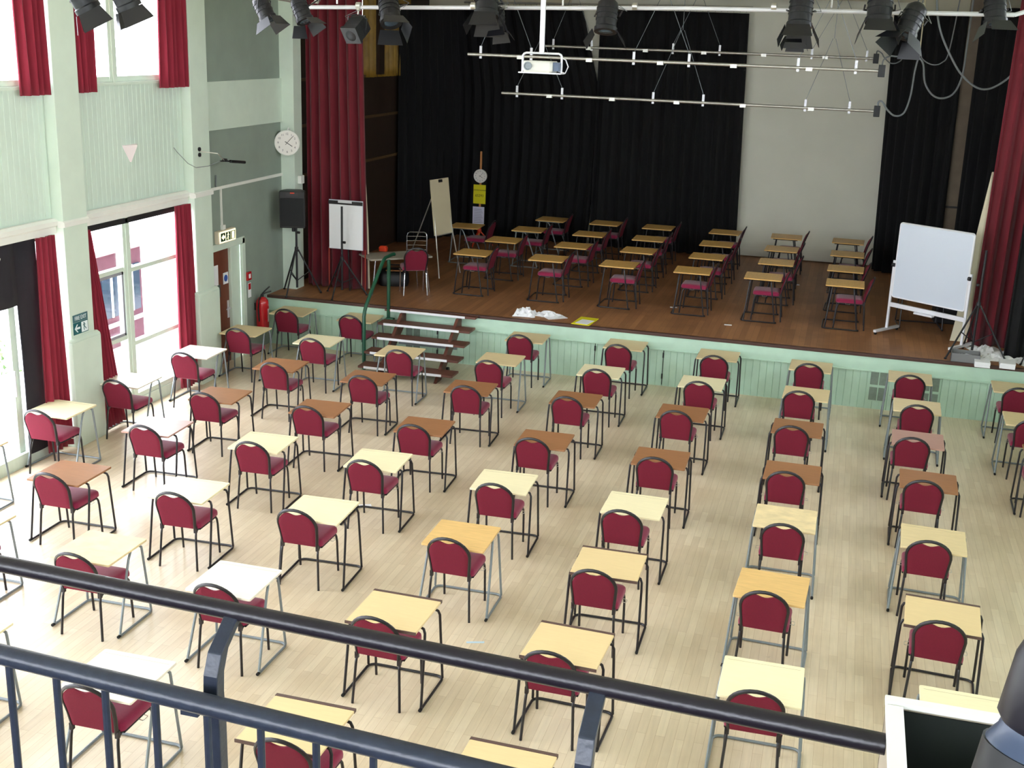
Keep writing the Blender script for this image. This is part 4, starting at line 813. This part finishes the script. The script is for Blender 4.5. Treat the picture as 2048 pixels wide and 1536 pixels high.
# ================================================================== front lighting bars and lanterns
ZB = 5.63
e = empty('front_lighting_bar', (-2.4,15,ZB)); tag(e, 'long white lighting bar across the hall in front of the stage', 'lighting bar')
MB().tube([(-4.75,0,-.16),(.4,0,-.03),(4.0,0,.0)], .025, 12).build('bar', M_ALU, e, smooth=True); MB().tube([(4.0,0,0),(4.35,0,.12),(4.9,0,.35)], .025, 10).build('bar_end', M_ALU, e, smooth=True)
for xx in (-3.9,-2.35,-.3,1.35,3.0): MB().lathe([(.045,-.03),(.045,.03)], (xx,0,-.12+.025*(xx+4)), (1,0,0), 12).build('clamp', M_STEEL, e)
for xx in (-4.2,-1.2,2.0,3.7): MB().tube([(xx,0,-.1+.02*(xx+4)),(xx,0,ZC-ZB)], .012).build('suspension_rod', M_STEEL, e)
e = empty('side_lighting_bar', (-6.9,12.0,5.6)); tag(e, 'steel lighting bar running back along the left of the hall', 'lighting bar')
MB().tube([(-.3,3.0,-.06),(-.2,2.0,-.03),(.0,0,.02),(.5,-3.6,.08)], .024, 10).build('bar', M_STEEL, e, smooth=True); MB().tube([(-.05,.5,.02),(-.05,.5,1.1)], .012).build('suspension_rod', M_STEEL, e); MB().tube([(.4,-2.8,.07),(.4,-2.8,1.1)], .012).build('suspension_rod', M_STEEL, e)
def lantern(bar, body, d, s, label, doors=(1,1,1,1), roll=0, square=False):
    """theatre lantern: clamp at bar, body centre, pointing along d"""
    e = empty('stage_lantern', body); tag(e, label, 'stage light', 'stage lanterns'); d = Vector(d).normalized()
    q = d.to_track_quat('Z', 'Y').to_matrix() @ rotz(roll); X, Y = q.col[0], q.col[1]
    def T(p): return tuple(q @ Vector(p))
    b = MB(); n = 4 if square else 16; R0 = .1*s
    prof = [(R0*.55,-.17*s),(R0*.95,-.13*s),(R0,-.1*s),(R0,.1*s),(R0*1.12,.11*s),(R0*1.12,.15*s)]
    if square: prof = [(r*1.35,h) for r,h in prof]
    b.lathe(prof, (0,0,0), d, n); b.build('body', M_LAMP, e, smooth=not square)
    for k in range(5): pass
    f = MB()
    for k in range(3): f.lathe([(R0*1.06*(1.3 if square else 1),-.08*s+k*.05*s),(R0*1.06*(1.3 if square else 1),-.065*s+k*.05*s)], (0,0,0), d, n)
    f.build('cooling_ribs', M_LAMP, e)
    MB().lathe([(R0*.92,.13*s),(R0*.7,.15*s),(R0*.3,.158*s)], (0,0,0), d, 16).build('lens', M_LENS if not square else M_LAMP, e, smooth=True)
    for i in range(4):
        if not doors[i]: continue
        a = PI/2*i; w0, w1, l, open_ = .095*s, .13*s, .15*s, .35+.25*((i*7+int(abs(body[0])*10))%3)/2
        pts = []
        for u, v in ((-w0,0),(w0,0),(w1,l),(-w1,l)):
            loc = Vector((.115*s+v*math.sin(open_), u, .15*s+v*math.cos(open_))); pts.append(loc)
        vs = [T(rotz(a) @ p) for p in pts]; nn = T(rotz(a) @ Vector((.004,0,0)))
        o2 = [tuple(c+k for c, k in zip(v, nn)) for v in vs]
        m = MB(); m.add(vs+o2, [(0,1,2,3),(7,6,5,4),(0,1,5,4),(1,2,6,5),(2,3,7,6),(3,0,4,7)]); m.build('barn_door', M_LAMP, e)
    up = Vector(bar)-Vector(body); sd = d.cross(up).normalized() if d.cross(up).length > .01 else X
    p = [sd*(R0*1.2)*(-1), sd*(R0*1.25)*(-1)+up*.55, up*.72, sd*(R0*1.25)+up*.55, sd*(R0*1.2)]
    MB().tube(p, .008*s, 6).build('yoke', M_LAMP, e); c_ = MB(); c_.tube([up*.7, up], .012, 6); c_.lathe([(.035,-.02),(.035,.02)], tuple(up), (1,0,0), 10); c_.build('hook_clamp', M_STEEL, e)
    MB().tube([up+Vector((.05,0,0)), up*.5+sd*.17*s, sd*.12*s-d*.1*s], .004, 5).build('safety_cable', M_CABLE, e)
lantern((-6.55,9.5,5.67), (-6.47,9.3,5.43), (.35,.25,-.8), 1.02, 'large dark lantern at the upper left, over the curtain edge of the bright window', (1,0,1,1))
lantern((-6.5,9.1,5.67), (-6.06,9.3,5.46), (.3,.25,-.85), 1.0, 'large dark lantern at the upper left, in front of the bright window panes', (1,0,1,1))
lantern((-7.12,14,5.6), (-7.14,14,5.42), (.45,-.1,-.8), 1.0, 'small dark lantern on the bar in front of the grey wall, left of a pair', (1,1,1,0))
lantern((-6.75,14.7,5.55), (-6.73,14.2,5.42), (.4,-.15,-.8), 1.0, 'small dark lantern on the bar in front of the grey wall, right of a pair', (1,1,0,1))
lantern((-6.3,15,5.48), (-6.33,15,5.23), (-.15,-.75,-.55), 1.1, 'square floodlight hanging askew in front of the red curtain', (0,0,0,0), .5, True)
lantern((-5.75,15,5.5), (-5.72,14.6,5.46), (.3,-.45,-.7), 1.25, 'dark lantern at the top of the photo above the gold curtain', (1,1,0,1))
lantern((-4.5,15,5.55), (-4.45,14.6,5.62), (.05,-.3,-.9), 1.35, 'big dark lantern left of the projector pole', (1,1,1,1))
lantern((-4.35,15,5.55), (-4.4,14.9,5.4), (.15,-.3,-.9), .9, 'lower dark lantern left of the projector pole, under the big one', (1,1,0,1), .4)
lantern((-2.98,15,5.6), (-2.98,14.7,5.47), (.02,-.3,-.95), 1.25, 'dark lantern right of the projector pole, over the pale gap in the backdrop', (1,0,1,0))
lantern((-.72,15,5.6), (-.72,14.6,5.6), (0,-.25,-.95), 1.3, 'dark lantern with spread flaps in front of the white backcloth, upper of two', (1,1,1,1))
lantern((-.85,15,5.6), (-.77,14.9,5.42), (-.02,-.3,-.95), .85, 'small dark lantern in front of the white backcloth, lower of two', (1,1,1,1))
lantern((.14,15,5.6), (.14,14.6,5.68), (.02,-.3,-.95), 1.35, 'big dark lantern at the right edge of the white backcloth', (1,1,1,0))
lantern((.55,15,5.62), (.49,14.6,5.52), (-.3,-.35,-.85), 1.22, 'big dark lantern tilted left, beside the hanging cables', (1,1,1,1))
lantern((1.35,15,5.63), (1.37,14.8,5.68), (.1,-.3,-.9), 1.15, 'dark lantern at the top right, in front of the brown post', (0,1,1,0))
e = empty('roof_truss', (1.7,14.6,5.86)); tag(e, 'black lattice truss at the top right corner', 'truss')
for dz in (0,.3): MB().tube([(-1.1,0,dz-.02),(1.5,0,dz)], .02).build('truss_chord', M_DKMET, e)
for i in range(8): MB().tube([(-1.05+i*.3,0,0),(-.9+i*.3,0,.3)], .008).build('truss_web', M_STEEL, e)

# ================================================================== balcony rail, box and follow spot
def rail_y(x, z): return (2.285-.0525*(x-.184)) if z > 3.8 else (2.141-.0694*(x+.655))
e = empty('balcony_railing', (-1.3,2.25,2.9)); tag(e, 'dark double-bar balcony railing with balusters across the foreground', 'railing'); O = Vector((-1.3,2.25,2.9))
def W(p): return tuple(Vector(p)-O)
MB().tube([W((-4.2,rail_y(-4.2,3.85),3.85)), W((.2,rail_y(.2,3.85),3.85))], .0225, 14).build('top_rail', M_RAILB, e, smooth=True)
MB().tube([W((-4.2,rail_y(-4.2,3.7),3.7)), W((.2,rail_y(.2,3.7),3.7))], .0255, 14).build('lower_rail', M_RAIL, e, smooth=True)
MB().tube([W((-4.2,rail_y(-4.2,3.7),2.98)), W((.2,rail_y(.2,3.7),2.98))], .016, 10).build('bottom_rail', M_RAIL, e, smooth=True)
for i in range(32):
    x = -4.15+.1425*i
    if x > .15: break
    y = rail_y(x, 3.7); MB().tube([W((x,y,2.98)), W((x,y,3.69))], .0095, 8).build('baluster', M_RAIL, e, smooth=True)
for x in (-3.14,-2.23,-1.32,-.405):
    y = rail_y(x, 3.7)+.066; yt = rail_y(x, 3.85); q = MB(); hw = .0185
    prof = [(yt,3.845),(y+.028,3.79),(y+.004,3.74),(y,3.69),(y+.006,3.6),(y+.006,2.62)]
    q.loft([[W((x-hw,yy-hw,zz)), W((x+hw,yy-hw,zz)), W((x+hw,yy+hw,zz)), W((x-hw,yy+hw,zz))] for yy, zz in prof])
    o = q.build('post', M_RAIL, e, bevel=.003); MB().bbox(W((x-.055,y-.06,3.655)), W((x-.01,y+.02,3.672))).build('bracket', M_RAIL, o)
o = MB().bbox((XW+.2, HALL_Y0, 2.45), (XR, 2.32, 2.62)).build('floor_balcony', mat('balcony_carpet', (70,64,66), .9)); structure(o, 'balcony floor below the foreground railing, outside the photo', 'floor')
e = empty('storage_box', (.2,2.0,3.2)); tag(e, 'white-rimmed open box with dark inside at the lower right', 'box')
q = MB(); q.bbox((0,0,0),(.012,.39,.69)); q.bbox((.4,0,0),(.412,.39,.69)); q.bbox((0,.38,0),(.412,.392,.69)); q.bbox((0,0,0),(.412,.012,.69)); q.build('box_sides', mat('tan_grey_side', (172,160,140), .6), e)
q = MB(); q.bbox((.012,.012,.0),(.4,.38,.35)); q.build('box_inside', M_DKGREEN, e); 
for lo, hi in (((.0125,.012,.3),(.014,.38,.68)),((.0125,.376,.3),(.4,.38,.68)),((.396,.012,.3),(.4,.38,.68))): q = MB().bbox(lo, hi).build('lining', M_DKGREEN, e)
MB().bbox((-.004,.366,.69),(.42,.396,.702)).build('rim', M_WHITE, e, bevel=.002); MB().bbox((-.004,-.004,.688),(.032,.36,.7)).build('rim', M_WHITE, e, bevel=.002); MB().bbox((.39,-.004,.688),(.42,.36,.7)).build('rim', M_WHITE, e, bevel=.002)
e = empty('follow_spot', (.385,1.88,2.62)); tag(e, 'black spotlight at the lower right corner, beside the white-rimmed box', 'spotlight')
ax = (.2,.17,.96)
MB().lathe([(.06,-.25),(.075,-.2),(.08,.0),(.082,.05)], (0,0,1.45), ax, 28).build('body', M_PLASTIC, e, smooth=True)
MB().lathe([(.078,.05),(.074,.06),(.066,.075),(.064,.09)], (0,0,1.45), ax, 28).build('lens_ring', mat('blue_grey_ring', (58,70,94), .35), e, smooth=True)
MB().lathe([(.062,.085),(.075,.1),(.078,.2),(.07,.235),(.05,.25)], (0,0,1.45), ax, 28).build('hood', mat('dark_plum_hood', (24,21,29), .45), e, smooth=True)
MB().tube([(0,0,0),(0,0,1.3)], .02, 10).build('stand_pole', M_DKMET, e); MB().lathe([(.2,0),(.2,.015),(.03,.03)], n=20).build('stand_base', M_DKMET, e)

# ================================================================== outside
e = empty('brick_building', (-11.6,16.0,-.1)); tag(e, 'low pinkish brick building seen through the tall lower window', 'building')
MB().bbox((-.8,-.05,0),(0,1.95,1.62)).build('wall', M_BRICK, e); MB().bbox((-.85,-.1,1.62),(.05,2.0,1.72)).build('parapet', mat('pale_pink_coping', (196,150,160), .7), e)
for y in (.35,1.0,1.6):
    f = MB().bbox((0,y-.25,.55),(.03,y+.25,1.35)).build('window', M_DKGLASS, e); MB().bbox((.03,y-.02,.55),(.05,y+.02,1.35)).build('glazing_bar', M_PAPER, f)
MB().bbox((0,-.05,.38),(.05,1.95,.44)).build('string_course', M_PAPER, e)
e = empty('garden_shrub', (-12.2,14.6,-.1)); tag(e, 'pale green shrub on the paving outside the garden door', 'shrub')
rnd = random.Random(5); q = MB()
for i in range(260):
    a, b_, r_ = rnd.uniform(0,2*PI), rnd.uniform(0,PI/2), rnd.uniform(.15,.5); c_ = Vector((r_*math.cos(a)*math.cos(b_), r_*math.sin(a)*math.cos(b_), .1+r_*math.sin(b_)*1.3)); t1 = Vector((rnd.uniform(-1,1),rnd.uniform(-1,1),rnd.uniform(-.5,1))).normalized(); t2 = t1.orthogonal().normalized()
    q.add([c_, c_+t1*.05+t2*.025, c_+t1*.11, c_+t1*.05-t2*.025], [(0,1,2,3)])
q.build('foliage', M_LEAF, e); MB().tube([(0,0,0),(0,0,.35)], .02).build('stem', M_WOOD, e)
